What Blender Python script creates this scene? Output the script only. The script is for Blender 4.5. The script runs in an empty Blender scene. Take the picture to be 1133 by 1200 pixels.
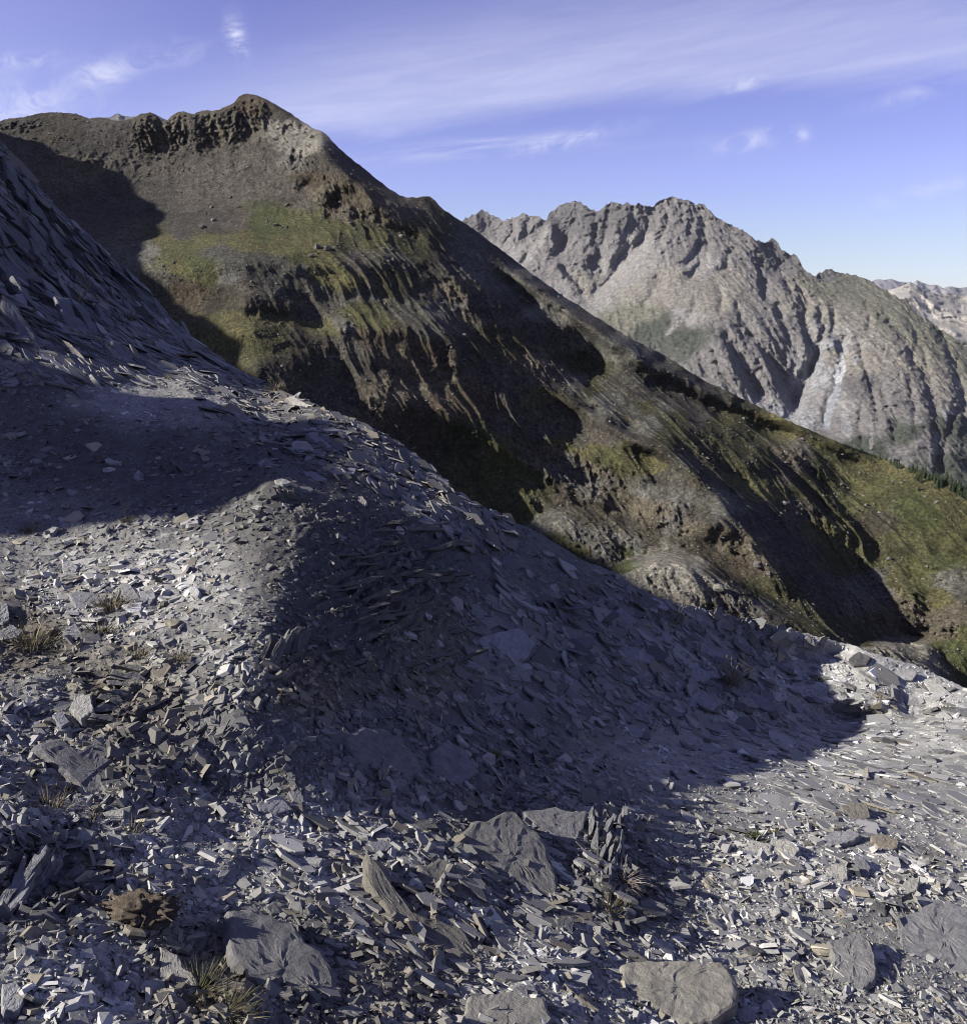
import bpy, math, random
import numpy as np
from mathutils import Vector

random.seed(7)
RNG = np.random.default_rng(11)
SC = bpy.context.scene
COL = SC.collection

# ------------------------------------------------------------------ camera
PITCH = math.radians(14.6)
FPX, CX, CY = 998.0, 566.5, 600.0          # focal length and centre in photo pixels
EYE = np.array([0.0, 0.0, 1.65])
cam_d = bpy.data.cameras.new('camera')
cam = bpy.data.objects.new('camera', cam_d)
COL.objects.link(cam)
cam.location = EYE
cam.rotation_euler = (math.radians(90) - PITCH, 0, 0)
cam_d.sensor_fit = 'VERTICAL'
cam_d.sensor_height = 24.0
cam_d.lens = 24.0 * FPX / 1200.0
cam_d.clip_start = 0.05
cam_d.clip_end = 80000.0
SC.camera = cam

# ------------------------------------------------------------------ sun and sky
SUN_EL, SUN_AZ = math.radians(29.0), math.radians(8.0)   # light travels towards +X and a little away from the viewer
LW = np.array([math.cos(SUN_EL) * math.cos(SUN_AZ), math.cos(SUN_EL) * math.sin(SUN_AZ), -math.sin(SUN_EL)])
sun_d = bpy.data.lights.new('sun', 'SUN')
sun_d.energy = 5.0
sun_d.angle = math.radians(0.53)
sun_d.color = (1.0, 0.945, 0.86)
sun = bpy.data.objects.new('sun', sun_d)
COL.objects.link(sun)
sun.rotation_euler = Vector((-LW[0], -LW[1], -LW[2])).to_track_quat('Z', 'Y').to_euler()

W = bpy.data.worlds.new('World')
SC.world = W
W.use_nodes = True
nt = W.node_tree
N, L = nt.nodes, nt.links
N.clear()


def node(tree, kind, **kw):
    n = tree.nodes.new(kind)
    for k, v in kw.items():
        if k.startswith('in_'):
            key = k[3:]
            key = int(key) if key.isdigit() else key
            n.inputs[key].default_value = v
        else:
            setattr(n, k, v)
    return n


def M_(tree, op, a, b=None, c=None, clamp=False):
    n = tree.nodes.new('ShaderNodeMath')
    n.operation = op
    n.use_clamp = clamp
    for i, v in enumerate((a, b, c)):
        if v is None:
            continue
        if isinstance(v, (int, float)):
            n.inputs[i].default_value = v
        else:
            tree.links.new(v, n.inputs[i])
    return n.outputs[0]


sky = node(nt, 'ShaderNodeTexSky', sky_type='NISHITA', sun_disc=False, sun_elevation=SUN_EL,
           sun_rotation=math.atan2(-LW[0], -LW[1]), altitude=2400.0, air_density=1.0, dust_density=0.35, ozone_density=2.2)
tc = node(nt, 'ShaderNodeTexCoord')
sep = node(nt, 'ShaderNodeSeparateXYZ')
L.new(tc.outputs['Generated'], sep.inputs[0])
az = M_(nt, 'ARCTAN2', sep.outputs[0], sep.outputs[1])           # 0 ahead, + right
hor = M_(nt, 'SQRT', M_(nt, 'ADD', M_(nt, 'MULTIPLY', sep.outputs[0], sep.outputs[0]), M_(nt, 'MULTIPLY', sep.outputs[1], sep.outputs[1])))
el = M_(nt, 'ARCTAN2', sep.outputs[2], hor)
# colour of the photograph's air: violet overhead, plain pale blue at the horizon
ramp = node(nt, 'ShaderNodeValToRGB')
L.new(M_(nt, 'MULTIPLY', el, 2.0, None, True), ramp.inputs[0])
er = ramp.color_ramp.elements
er[0].position, er[0].color = 0.0, (0.83 / 2, 0.87 / 2, 1.17 / 2, 1)
er[1].position, er[1].color = 0.54, (1.24 / 2, 0.88 / 2, 1.34 / 2, 1)
for p_, c_ in ((0.10, (1.02, 0.94, 1.12)), (0.24, (1.27, 0.98, 1.38))):
    e_ = er.new(p_)
    e_.color = (c_[0] / 2, c_[1] / 2, c_[2] / 2, 1)
tint = node(nt, 'ShaderNodeMix', data_type='RGBA', blend_type='MULTIPLY')
tint.inputs[0].default_value = 1.0
L.new(sky.outputs[0], tint.inputs[6])
tw = node(nt, 'ShaderNodeVectorMath', operation='SCALE')
tw.inputs['Scale'].default_value = 2.0
L.new(ramp.outputs[0], tw.inputs[0])
L.new(tw.outputs[0], tint.inputs[7])


def gauss(x, c, w):
    d = M_(nt, 'DIVIDE', M_(nt, 'SUBTRACT', x, c), w)
    return M_(nt, 'POWER', 2.71828, M_(nt, 'MULTIPLY', M_(nt, 'MULTIPLY', d, d), -1.0))


def sstep(x, a, b):
    n = nt.nodes.new('ShaderNodeMapRange')
    n.interpolation_type = 'SMOOTHSTEP'
    n.inputs[1].default_value = a
    n.inputs[2].default_value = b
    L.new(x, n.inputs[0])
    return n.outputs[0]


def cloud_noise(sx, sy, rot, scale, detail, rough, dist=0.4, off=0.0):
    cb = node(nt, 'ShaderNodeCombineXYZ')
    c, s = math.cos(rot), math.sin(rot)
    u = M_(nt, 'ADD', M_(nt, 'MULTIPLY', az, c), M_(nt, 'MULTIPLY', el, s))
    v = M_(nt, 'SUBTRACT', M_(nt, 'MULTIPLY', el, c), M_(nt, 'MULTIPLY', az, s))
    L.new(M_(nt, 'MULTIPLY', u, sx), cb.inputs[0])
    L.new(M_(nt, 'MULTIPLY', v, sy), cb.inputs[1])
    cb.inputs[2].default_value = off
    nz = node(nt, 'ShaderNodeTexNoise', in_Scale=scale, in_Detail=detail, in_Roughness=rough, in_Distortion=dist)
    L.new(cb.outputs[0], nz.inputs['Vector'])
    return nz.outputs[0]


CLOUDS = True
# az/el of photo pixels used below come from the camera model
def azel(px, py):
    x, y = (px - CX) / FPX, -(py - CY) / FPX
    d = np.array([x, math.cos(PITCH) + y * math.sin(PITCH), -math.sin(PITCH) + y * math.cos(PITCH)])
    return math.atan2(d[0], d[1]), math.atan2(d[2], math.hypot(d[0], d[1]))


# broad cirrus veil: a sheet with a crisp curved lower edge that fades upward
def curve_el(pts):
    """elevation of a polyline of photo pixels as a cubic in azimuth"""
    A = np.array([azel(*p) for p in pts])
    return np.polyfit(A[:, 0], A[:, 1], 3)


def poly_node(cf):
    out = None
    for k in cf:
        out = float(k) if out is None else M_(nt, 'ADD', M_(nt, 'MULTIPLY', out, az), float(k))
    return out


low = poly_node(curve_el([(300, 175), (400, 163), (560, 146), (720, 124), (900, 108), (1133, 96)]))
above = M_(nt, 'SUBTRACT', el, low)
wisp = cloud_noise(3.0, 26.0, 0.16, 1.6, 9.0, 0.62, 0.5, 1.3)
wisp2 = cloud_noise(7.0, 70.0, 0.12, 1.3, 8.0, 0.6, 0.6, 4.1)
edge_w = M_(nt, 'ADD', above, M_(nt, 'MULTIPLY', M_(nt, 'SUBTRACT', wisp, 0.5), 0.035))
veil = M_(nt, 'MULTIPLY', sstep(edge_w, -0.008, 0.024), M_(nt, 'SUBTRACT', 1.0, M_(nt, 'MULTIPLY', sstep(edge_w, 0.015, 0.15), 0.9)))
veil = M_(nt, 'MULTIPLY', veil, M_(nt, 'ADD', 0.42, M_(nt, 'MULTIPLY', sstep(wisp2, 0.28, 0.78), 0.20)))
veil = M_(nt, 'MULTIPLY', veil, M_(nt, 'ADD', 0.10, M_(nt, 'MULTIPLY', sstep(M_(nt, 'SUBTRACT', az, M_(nt, 'MULTIPLY', above, 1.6)), -0.50, -0.20), 0.90)))
veil = M_(nt, 'MULTIPLY', veil, M_(nt, 'SUBTRACT', 1.0, M_(nt, 'MULTIPLY', sstep(az, 0.0, 0.7), 0.25)))
parts = [(veil, 0.95), (M_(nt, 'SUBTRACT', 1.0, sstep(az, -0.62, -0.18)), 0.13)]
# thin second streak under the veil
low2 = poly_node(curve_el([(420, 186), (560, 172), (720, 163), (900, 168)]))
st2 = M_(nt, 'MULTIPLY', gauss(M_(nt, 'SUBTRACT', el, low2), 0.0, 0.009), sstep(wisp2, 0.4, 0.7))
st2 = M_(nt, 'MULTIPLY', st2, gauss(az, azel(590, 165)[0], 0.16))
parts.append((st2, 0.45))
fluff = cloud_noise(30.0, 48.0, 0.25, 1.0, 9.0, 0.66, 0.8, 7.7)
# little tufts of cirrus: (px, py, half-width px, half-height px, strength)
for (px, py, wx, wy, s) in [(277, 44, 9, 16, 1.1), (122, 86, 26, 10, 0.7), (195, 64, 40, 12, 0.3), (14, 126, 60, 18, 0.6), (18, 72, 40, 7, 0.45),
                            (875, 166, 34, 9, 0.55), (938, 158, 8, 8, 0.8), (665, 164, 60, 8, 0.5), (1082, 225, 45, 7, 0.45), (1075, 108, 40, 9, 0.35), (878, 98, 20, 6, 0.5)]:
    a0, e0 = azel(px, py)
    g = M_(nt, 'MULTIPLY', gauss(az, a0, wx / FPX), gauss(M_(nt, 'SUBTRACT', el, M_(nt, 'MULTIPLY', M_(nt, 'SUBTRACT', az, a0), 0.18 if wx > wy else -0.6)), e0, wy / FPX))
    parts.append((M_(nt, 'MULTIPLY', g, sstep(fluff, 0.36, 0.66)), s))
# the same kind of thin veil over the rest of the sky
rest = M_(nt, 'MULTIPLY', sstep(cloud_noise(2.0, 9.0, 0.15, 1.4, 8.0, 0.6, 0.4, 2.2), 0.5, 0.8), sstep(el, 0.30, 0.6))
parts.append((rest, 0.3))
tot = None
for v, s in parts:
    v = M_(nt, 'MULTIPLY', v, s)
    tot = v if tot is None else M_(nt, 'ADD', tot, v)
tot = M_(nt, 'MINIMUM', tot, 0.85)
cm = node(nt, 'ShaderNodeMix', data_type='RGBA')
cm.inputs[7].default_value = (6.7, 6.9, 8.8, 1)
L.new(tot, cm.inputs[0])
L.new(tint.outputs[2], cm.inputs[6])
bg = node(nt, 'ShaderNodeBackground', in_Strength=0.05)
L.new(cm.outputs[2], bg.inputs[0])
out = node(nt, 'ShaderNodeOutputWorld')
L.new(bg.outputs[0], out.inputs[0])

SC.view_settings.view_transform = 'Standard'
SC.view_settings.look = 'None'
SC.view_settings.exposure = 1.2
SC.view_settings.gamma = 1.0
SC.view_settings.use_curve_mapping = False
SC.render.engine = 'CYCLES'
SC.cycles.max_bounces = 4
SC.cycles.diffuse_bounces = 1
SC.cycles.volume_bounces = 0
SC.cycles.use_denoising = True
SC.cycles.filter_width = 1.0

# ------------------------------------------------------------------ numeric helpers
SP, CP = math.sin(PITCH), math.cos(PITCH)
LC = np.array([LW[0], LW[1] * SP + LW[2] * CP, LW[1] * CP - LW[2] * SP])      # light in (right, up, forward)


def ray(px, py):
    px = np.asarray(px, float)
    py = np.asarray(py, float)
    x, y = (px - CX) / FPX, -(py - CY) / FPX
    return np.stack([x + 0 * y, CP + y * SP + 0 * x, -SP + y * CP + 0 * x], -1)


def world(px, py, t):
    return EYE + ray(px, py) * np.asarray(t, float)[..., None]


def to_px(P):
    d = P - EYE
    fw = d[..., 1] * CP - d[..., 2] * SP
    up = d[..., 1] * SP + d[..., 2] * CP
    return CX + FPX * d[..., 0] / fw, CY - FPX * up / fw, fw


def tps(pts, vals, lam=1e-3):
    """thin-plate spline through scattered control points"""
    P = np.asarray(pts, float) / 400.0
    n = len(P)

    def U(r2):
        return np.where(r2 > 1e-12, r2 * np.log(np.maximum(r2, 1e-12)), 0.0)
    K = U(((P[:, None] - P[None]) ** 2).sum(-1)) + lam * np.eye(n)
    Q = np.hstack([np.ones((n, 1)), P])
    A = np.zeros((n + 3, n + 3))
    A[:n, :n], A[:n, n:], A[n:, :n] = K, Q, Q.T
    w = np.linalg.solve(A, np.concatenate([np.asarray(vals, float), np.zeros(3)]))

    def f(px, py):
        X = np.stack([np.ravel(px), np.ravel(py)], -1) / 400.0
        o = w[n] + X @ w[n + 1:]
        for i in range(n):
            o += w[i] * U(((X - P[i]) ** 2).sum(-1))
        return o.reshape(np.shape(px))
    return f


_G = RNG.normal(size=(256, 3))
_G /= np.linalg.norm(_G, axis=1)[:, None]
_GX, _GY, _GZ = [np.ascontiguousarray(_G[:, k], dtype=np.float32) for k in range(3)]
_PM = np.tile(RNG.permutation(256), 3).astype(np.int32)


def perlin(P):
    P = np.asarray(P)
    sh = P.shape[:-1]
    n = int(np.prod(sh)) if sh else 1
    out = np.empty(n, np.float32)
    Q = P.reshape(-1, 3)
    for a in range(0, n, 32768):
        q = Q[a:a + 32768]
        fx, fy, fz = np.floor(q[:, 0]), np.floor(q[:, 1]), np.floor(q[:, 2])
        x, y, z = (q[:, 0] - fx).astype(np.float32), (q[:, 1] - fy).astype(np.float32), (q[:, 2] - fz).astype(np.float32)
        ix, iy, iz = fx.astype(np.int32) & 255, fy.astype(np.int32) & 255, fz.astype(np.int32) & 255
        u, v, w = [t * t * t * (t * (t * 6 - 15) + 10) for t in (x, y, z)]
        A, B = _PM[ix], _PM[ix + 1]
        AA, AB, BA, BB = _PM[A + iy], _PM[A + iy + 1], _PM[B + iy], _PM[B + iy + 1]

        def plane(k, zz):
            def g(h, xx, yy):
                return _GX[h] * xx + _GY[h] * yy + _GZ[h] * zz
            a0, b0 = g(_PM[AA + iz + k], x, y), g(_PM[BA + iz + k], x - 1, y)
            a1, b1 = g(_PM[AB + iz + k], x, y - 1), g(_PM[BB + iz + k], x - 1, y - 1)
            p = a0 + u * (b0 - a0)
            return p + v * (a1 + u * (b1 - a1) - p)
        p0 = plane(0, z)
        out[a:a + 32768] = (p0 + w * (plane(1, z - 1) - p0)) * 1.5
    return out.reshape(sh)


def fbm(P, octv=5, lac=2.03, gain=0.5):
    s, a, tot = 0, 1.0, 0
    for k in range(octv):
        s = s + a * perlin(P * lac ** k + 17.3 * k)
        tot += a
        a *= gain
    return s / tot


def ridged(P, octv=5, lac=2.05, gain=0.55):
    """sharp ridges: 0..1, ridge crests at 1"""
    s, a, tot, prev = 0, 1.0, 0, 1.0
    for k in range(octv):
        n = 1 - np.abs(perlin(P * lac ** k + 31.7 * k)) * 1.6
        n = np.clip(n, 0, 1) ** 2
        s = s + a * n * prev
        tot += a
        prev = 0.35 + 0.65 * n
        a *= gain
    return s / tot


def poly_mask(poly, X, Y):
    p = np.asarray(poly, float)
    m = np.zeros(X.shape, bool)
    j = len(p) - 1
    for i in range(len(p)):
        xi, yi, xj, yj = p[i][0], p[i][1], p[j][0], p[j][1]
        if yi != yj:
            c = ((yi > Y) != (yj > Y)) & (X < (xj - xi) * (Y - yi) / (yj - yi) + xi)
            m ^= c
        j = i
    return m


def blur(a, r):
    k = int(max(1, round(r * 2.5)))
    w = np.exp(-0.5 * (np.arange(-k, k + 1) / r) ** 2)
    w /= w.sum()
    for ax in (0, 1):
        p = np.pad(a, [(k, k) if i == ax else (0, 0) for i in (0, 1)], mode='edge')
        o = 0
        for i in range(2 * k + 1):
            sl = [slice(None), slice(None)]
            sl[ax] = slice(i, i + a.shape[ax])
            o = o + w[i] * p[tuple(sl)]
        a = o
    return a


def sample(grid, x0, y0, h, px, py):
    """bilinear read of a regular pixel grid"""
    fx = np.clip((px - x0) / h, 0, grid.shape[1] - 1.001)
    fy = np.clip((py - y0) / h, 0, grid.shape[0] - 1.001)
    ix, iy = fx.astype(int), fy.astype(int)
    ax, ay = fx - ix, fy - iy
    return (grid[iy, ix] * (1 - ax) + grid[iy, ix + 1] * ax) * (1 - ay) + (grid[iy + 1, ix] * (1 - ax) + grid[iy + 1, ix + 1] * ax) * ay


def carve(u0, X, Y, h, shade, relax=200.0, iters=120, eps=0.10, margin=0.3, levels=(6, 3, 1), rounds=(6, 7, 3), wlit=0.06, perp=0.10, free=None):
    """Model the spurs of a slope: u0 is the log-distance of the smooth slope over a grid of directions, shade marks the
    flanks that turn away from the sun. Returns the log-distance of ground whose marked flanks fall off more steeply than the
    sun's rays and whose other flanks face the sun."""
    H_, W_ = u0.shape
    dev = None
    for st, nr in zip(levels, rounds):
        sl = (slice(None, None, st), slice(None, None, st))
        if st > 1:
            k_ = st / 2.2
            ub, sb = u0[sl], blur(shade.astype(float), k_)[sl] > 0.5
        else:
            ub, sb = u0, shade
        Xs, Ys = X[sl], Y[sl]
        if dev is not None:
            d0 = sample(dev[0], X[0, 0], Y[0, 0], h * dev[1], Xs, Ys)
        else:
            d0 = 0 * ub
        d0 = _carve(ub, d0, Xs, Ys, h * st, sb, relax, {6: iters, 3: iters * 2, 1: int(iters * 1.6)}[st], nr, eps, margin[sl] if isinstance(margin, np.ndarray) else margin, wlit, perp, free[sl] if free is not None else None)
        dev = (d0, st)
    return u0 + dev[0]


def _carve(u0, d0, X, Y, h, shade, relax, iters, rounds, eps, margin, wlit, perp, free):
    x, y = (X - CX) / FPX, -(Y - CY) / FPX
    qx, qy = LC[0] - x * LC[2], -(LC[1] - y * LC[2])      # pixel axes (y down)
    qn = np.hypot(qx, qy)
    lx, ly = qx / qn, qy / qn
    graze = LC[2] / qn
    k = FPX / h

    def gx(a):
        o = np.zeros_like(a); o[:, :-1] = (a[:, 1:] - a[:, :-1]) * k; return o

    def gy(a):
        o = np.zeros_like(a); o[:-1] = (a[1:] - a[:-1]) * k; return o

    def gxT(a):
        o = np.zeros_like(a); o[:, :-1] -= a[:, :-1]; o[:, 1:] += a[:, :-1]; return o * k

    def gyT(a):
        o = np.zeros_like(a); o[:-1] -= a[:-1]; o[1:] += a[:-1]; return o * k
    s0 = lx * gx(u0) + ly * gy(u0)
    w0 = -ly * gx(u0) + lx * gy(u0)
    tgt = np.where(shade, graze + eps, np.minimum(s0, graze - margin))
    wt = np.where(shade, 4.0, wlit)
    u = u0 + d0
    s = lx * gx(u) + ly * gy(u)
    wt = np.where((~shade) & (s > graze - margin * 0.5), 0.5, wt)
    if free is None:
        free = np.zeros(u0.shape, bool)
    wt = np.where(free, 0.003, wt)
    wd = (FPX / relax) ** 2 * 0.05
    for _ in range(rounds):
        def A(v):
            a, b = gx(v), gy(v)
            s = wt * (lx * a + ly * b)
            p = perp * (-ly * a + lx * b)
            return gxT(lx * s - ly * p) + gyT(ly * s + lx * p) + wd * v
        b = gxT(lx * wt * tgt - ly * perp * w0) + gyT(ly * wt * tgt + lx * perp * w0) + wd * u0
        r = b - A(u)
        p = r.copy()
        rs = (r * r).sum()
        for _i in range(iters):
            Ap = A(p)
            al = rs / ((p * Ap).sum() + 1e-30)
            u = u + al * p
            r = r - al * Ap
            rn = (r * r).sum()
            p = r + rn / rs * p
            rs = rn
        s = lx * gx(u) + ly * gy(u)
        bad = (~shade) & (~free) & (s > graze - margin * 0.5)
        wt = np.where(bad, np.minimum(wt * 2 + 0.2, 1.0), wt)
        tgt = np.where(bad, graze - margin, tgt)
        tgt = np.where(shade & (s < graze + eps * 0.5), np.minimum(tgt + 0.2, graze + 1.4), tgt)
    return u - u0


# ------------------------------------------------------------------ object helpers
def tag(o, label=None, cat=None, group=None, kind=None):
    for k, v in (('label', label), ('category', cat), ('group', group), ('kind', kind)):
        if v:
            o[k] = v
    return o


def mesh_np(name, V, F, mat, colors=None, smooth=True, fcount=None, attrs=None):
    """F: (n,k) array of equal polygons"""
    me = bpy.data.meshes.new(name)
    V = np.ascontiguousarray(V, dtype=np.float32)
    F = np.ascontiguousarray(F, dtype=np.int32)
    n, k = F.shape
    me.vertices.add(len(V))
    me.vertices.foreach_set('co', V.ravel())
    me.loops.add(n * k)
    me.loops.foreach_set('vertex_index', F.ravel())
    me.polygons.add(n)
    me.polygons.foreach_set('loop_start', np.arange(0, n * k, k, dtype=np.int32))
    me.polygons.foreach_set('loop_total', np.full(n, k, dtype=np.int32))
    me.polygons.foreach_set('use_smooth', np.full(n, bool(smooth)))
    if colors is not None:
        a = me.color_attributes.new('tone', 'FLOAT_COLOR', 'POINT')
        c = np.ones((len(V), 4), np.float32)
        c[:, :3] = colors
        a.data.foreach_set('color', c.ravel())
    me.update()
    me.validate()
    if mat:
        me.materials.append(mat)
    return me


def link(name, me, parent=None):
    o = bpy.data.objects.new(name, me)
    COL.objects.link(o)
    if parent:
        o.parent = parent
    return o


def grid_faces(nr, nc):
    i = np.arange(nr * nc).reshape(nr, nc)
    return np.stack([i[:-1, :-1], i[1:, :-1], i[1:, 1:], i[:-1, 1:]], -1).reshape(-1, 4)


def soft_zones(pts, X, Y, power=5.0):
    """albedo between scattered colour samples (stays with the ground; foreground samples hold painted shade and sun)"""
    P = np.array([(p[0], p[1]) for p in pts], float)
    Cc = np.array([p[2] for p in pts], float)
    num = np.zeros(X.shape + (3,))
    den = np.zeros(X.shape)
    for i in range(len(P)):
        d2 = ((X - P[i, 0]) ** 2 + ((Y - P[i, 1]) * 1.5) ** 2) / 400.0 + 0.05
        w = d2 ** (-power / 2)
        num += w[..., None] * Cc[i]
        den += w
    return num / den[..., None]


def ground_mat(name, scale, bump, bscale, detail_mix=0.5, rough=0.95, spec=0.15, lo=0.25, hi=0.75, bdist=1.0):
    m = bpy.data.materials.new(name)
    m.use_nodes = True
    t = m.node_tree
    b = t.nodes['Principled BSDF']
    b.inputs['Roughness'].default_value = rough
    b.inputs['Specular IOR Level'].default_value = spec
    at = node(t, 'ShaderNodeAttribute', attribute_name='tone')
    geo = node(t, 'ShaderNodeNewGeometry')
    n1 = node(t, 'ShaderNodeTexNoise', in_Scale=scale, in_Detail=8.0, in_Roughness=0.68)
    t.links.new(geo.outputs['Position'], n1.inputs['Vector'])
    mr = node(t, 'ShaderNodeMapRange')
    mr.inputs[1].default_value, mr.inputs[2].default_value = lo, hi
    mr.inputs[3].default_value, mr.inputs[4].default_value = 1 - detail_mix, 1 + detail_mix
    t.links.new(n1.outputs[0], mr.inputs[0])
    mx = node(t, 'ShaderNodeMix', data_type='RGBA', blend_type='MULTIPLY')
    mx.inputs[0].default_value = 1.0
    t.links.new(at.outputs['Color'], mx.inputs[6])
    t.links.new(mr.outputs[0], mx.inputs[7])
    t.links.new(mx.outputs[2], b.inputs['Base Color'])
    n2 = node(t, 'ShaderNodeTexNoise', in_Scale=bscale, in_Detail=10.0, in_Roughness=0.72)
    t.links.new(geo.outputs['Position'], n2.inputs['Vector'])
    bp = node(t, 'ShaderNodeBump', in_Strength=bump, in_Distance=bdist / bscale)
    t.links.new(n2.outputs[0], bp.inputs['Height'])
    t.links.new(bp.outputs[0], b.inputs['Normal'])
    return m


def sky_line(pts):
    p = np.asarray(pts, float)
    return lambda px: np.interp(px, p[:, 0], p[:, 1])


def terrace(s, sharp=6.0):
    """layered rock: a staircase of ledges"""
    f = s - np.floor(s)
    return np.floor(s) + np.clip(f * sharp, 0, 1) - s


def slope_sheet(name, xs, sky, bottom, nrow, logt, relief, tones, mat, jitter=0.0, jscale=0.05, back=(40, 120, 400, 1200), pw=1.0, drop=0.7):
    """a mountainside as one continuous sheet: from its skyline down to its foot, and down the far side behind the skyline"""
    sk = sky(xs)
    if jitter:
        q = np.stack([xs * jscale, xs * 0 + 3.3, xs * 0], -1)
        sk = sk + jitter * (0.55 - ridged(q, 4)) * 2 + jitter * 0.5 * fbm(q * 4.1, 3)
    v = np.linspace(0, 1, nrow) ** pw
    X = np.repeat(xs[None], nrow, 0)
    Y = sk[None] + (bottom(xs) - sk)[None] * v[:, None]
    u = logt(X, Y)
    t = np.exp(u)
    P = world(X, Y, t)
    d = relief(P, X, Y)
    P = world(X, Y, t + d)
    c = tones(P, X, Y)
    top = P[0]
    hd = ray(xs, sk)
    hd[:, 2] = 0
    hd /= np.linalg.norm(hd, axis=1)[:, None]
    rows = []
    for b in back[::-1]:
        q = top + hd * b
        q[:, 2] -= drop * b + 0.05 * b * perlin(top / max(b, 1) * 1.3)
        rows.append(q)
    V = np.concatenate([np.array(rows), P], 0)
    C = np.concatenate([np.repeat(c[:1], len(rows), 0), c], 0)
    nr, nc = V.shape[:2]
    F = grid_faces(nr, nc)
    me = mesh_np(name, V.reshape(-1, 3), F, mat, C.reshape(-1, 3))
    o = link(name, me)
    return o, (X, Y, P)


def shade_map(polys, x0, y0, x1, y1, h, amp=0.0, rag=26.0):
    xs = np.arange(x0, x1, h, dtype=float)
    ys = np.arange(y0, y1, h, dtype=float)
    X, Y = np.meshgrid(xs, ys)
    m = np.zeros(X.shape, bool)
    q = np.stack([X / rag, Y / rag, X * 0 + 3.7], -1)
    wx, wy = X + amp * fbm(q, 4, gain=.6), Y + amp * fbm(q + 9, 4, gain=.6)
    for p in polys:
        m |= poly_mask(p, wx, wy)
    return X, Y, m


# ================================================================== the far massif across the valley
FAR_SKY = [(380, 262), (500, 262), (520, 262), (540, 258), (552, 252), (560, 249), (565, 245), (570, 247), (575, 252), (584, 255), (592, 258), (602, 254), (612, 250), (618, 251),
           (628, 252), (636, 256), (640, 259), (644, 248), (652, 242), (660, 238), (668, 237), (674, 234), (680, 237), (690, 243), (697, 246), (702, 246), (709, 241), (716, 236),
           (722, 236), (728, 239), (735, 237), (745, 241), (748, 236), (752, 240), (760, 241), (766, 241), (772, 235), (780, 232), (787, 228), (794, 231), (800, 234), (806, 234),
           (815, 240), (821, 238), (826, 240), (835, 250), (850, 260), (870, 270), (880, 276), (885, 281), (895, 283), (905, 279), (909, 281), (915, 291), (924, 298), (932, 297), (936, 303),
           (940, 313), (949, 320), (955, 322), (965, 316), (972, 314), (985, 319), (1000, 321), (1020, 329), (1035, 338), (1046, 344), (1060, 352), (1075, 366), (1100, 384), (1120, 396),
           (1133, 402), (1180, 428), (1260, 480), (1400, 560)]
FARSKYF = lambda x: np.interp(x, [p[0] for p in FAR_SKY], [p[1] for p in FAR_SKY])
FAR_SHADE = [
    [(688, 289), (694, 276), (700, 297), (706, 312), (699, 322), (690, 316), (684, 305)],
    [(642, 262), (650, 262), (659, 281), (656, 293), (646, 289)],
    [(735, 243), (746, 255), (753, 273), (746, 292), (736, 284), (742, 268), (736, 256)],
    [(718, 259), (729, 272), (726, 286), (720, 272)],
    [(751, 249), (761, 257), (757, 262), (750, 256)],
    [(652, 308), (684, 340), (679, 346), (650, 315)],
    [(722, 291), (726, 302), (719, 299)], [(798, 315), (813, 319), (806, 325), (797, 322)], [(785, 272), (790, 281), (783, 283)],
    [(817, 243), (824, 257), (827, 277), (820, 264)], [(671, 245), (681, 260), (674, 262)], [(755, 323), (771, 324), (764, 329)],
    [(610, 262), (620, 272), (614, 285), (606, 277)], [(560, 255), (568, 262), (563, 272), (556, 264)], [(627, 285), (634, 300), (624, 296)],
    [(836, 382), (859, 404), (880, 432), (892, 467), (882, 464), (864, 448), (855, 425), (846, 401)],
    [(878, 397), (901, 407), (925, 434), (929, 456), (922, 474), (906, 467), (893, 436), (886, 412)],
    [(934, 385), (947, 400), (957, 416), (950, 427), (945, 410)], [(928, 333), (941, 344), (943, 358), (931, 346)],
    [(879, 277), (890, 283), (919, 307), (911, 311), (889, 297), (878, 290)], [(911, 285), (925, 298), (916, 301)],
    [(1034, 371), (1060, 398), (1078, 428), (1089, 467), (1081, 452), (1070, 425), (1049, 392)],
    [(1124, 473), (1130, 510), (1137, 540), (1126, 512)], [(1096, 479), (1102, 525), (1095, 505)], [(922, 480), (932, 466), (929, 485), (921, 490)],
    [(886, 312), (896, 331), (886, 328)], [(1165, 450), (1190, 500), (1180, 510)], [(800, 262), (806, 280), (799, 277)], [(770, 285), (778, 296), (768, 295)],
    [(840, 300), (852, 316), (844, 318)], [(905, 350), (914, 372), (905, 366)], [(975, 398), (981, 418), (973, 412)], [(1008, 420), (1024, 460), (1013, 450)],
    [(1040, 470), (1052, 505), (1042, 500)], [(700, 250), (707, 262), (700, 268)], [(862, 345), (872, 360), (862, 358)], [(816, 420), (826, 440), (816, 436)],
]
far_ctl = [(380, 262, 7600), (560, 250, 7200), (600, 300, 6400), (640, 380, 5600), (680, 240, 6500), (700, 330, 5750), (720, 420, 5200), (790, 230, 6200), (800, 320, 5450), (820, 400, 5000),
           (860, 480, 4500), (905, 281, 5800), (905, 370, 5050), (940, 440, 4650), (960, 500, 4200), (1000, 322, 5350), (1010, 400, 4750), (1020, 480, 4200), (1060, 352, 5150),
           (1080, 440, 4350), (1090, 520, 3800), (1133, 402, 4850), (1133, 480, 4200), (1133, 580, 3600), (1260, 480, 4700), (1260, 620, 3600), (900, 600, 3900), (1060, 650, 3400),
           (1400, 560, 4500), (1400, 700, 3500), (500, 400, 5600), (600, 480, 5000), (700, 560, 4500), (380, 420, 6000)]
ft = tps([(a, b) for a, b, c in far_ctl], [math.log(c) for a, b, c in far_ctl], 3e-3)
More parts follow.
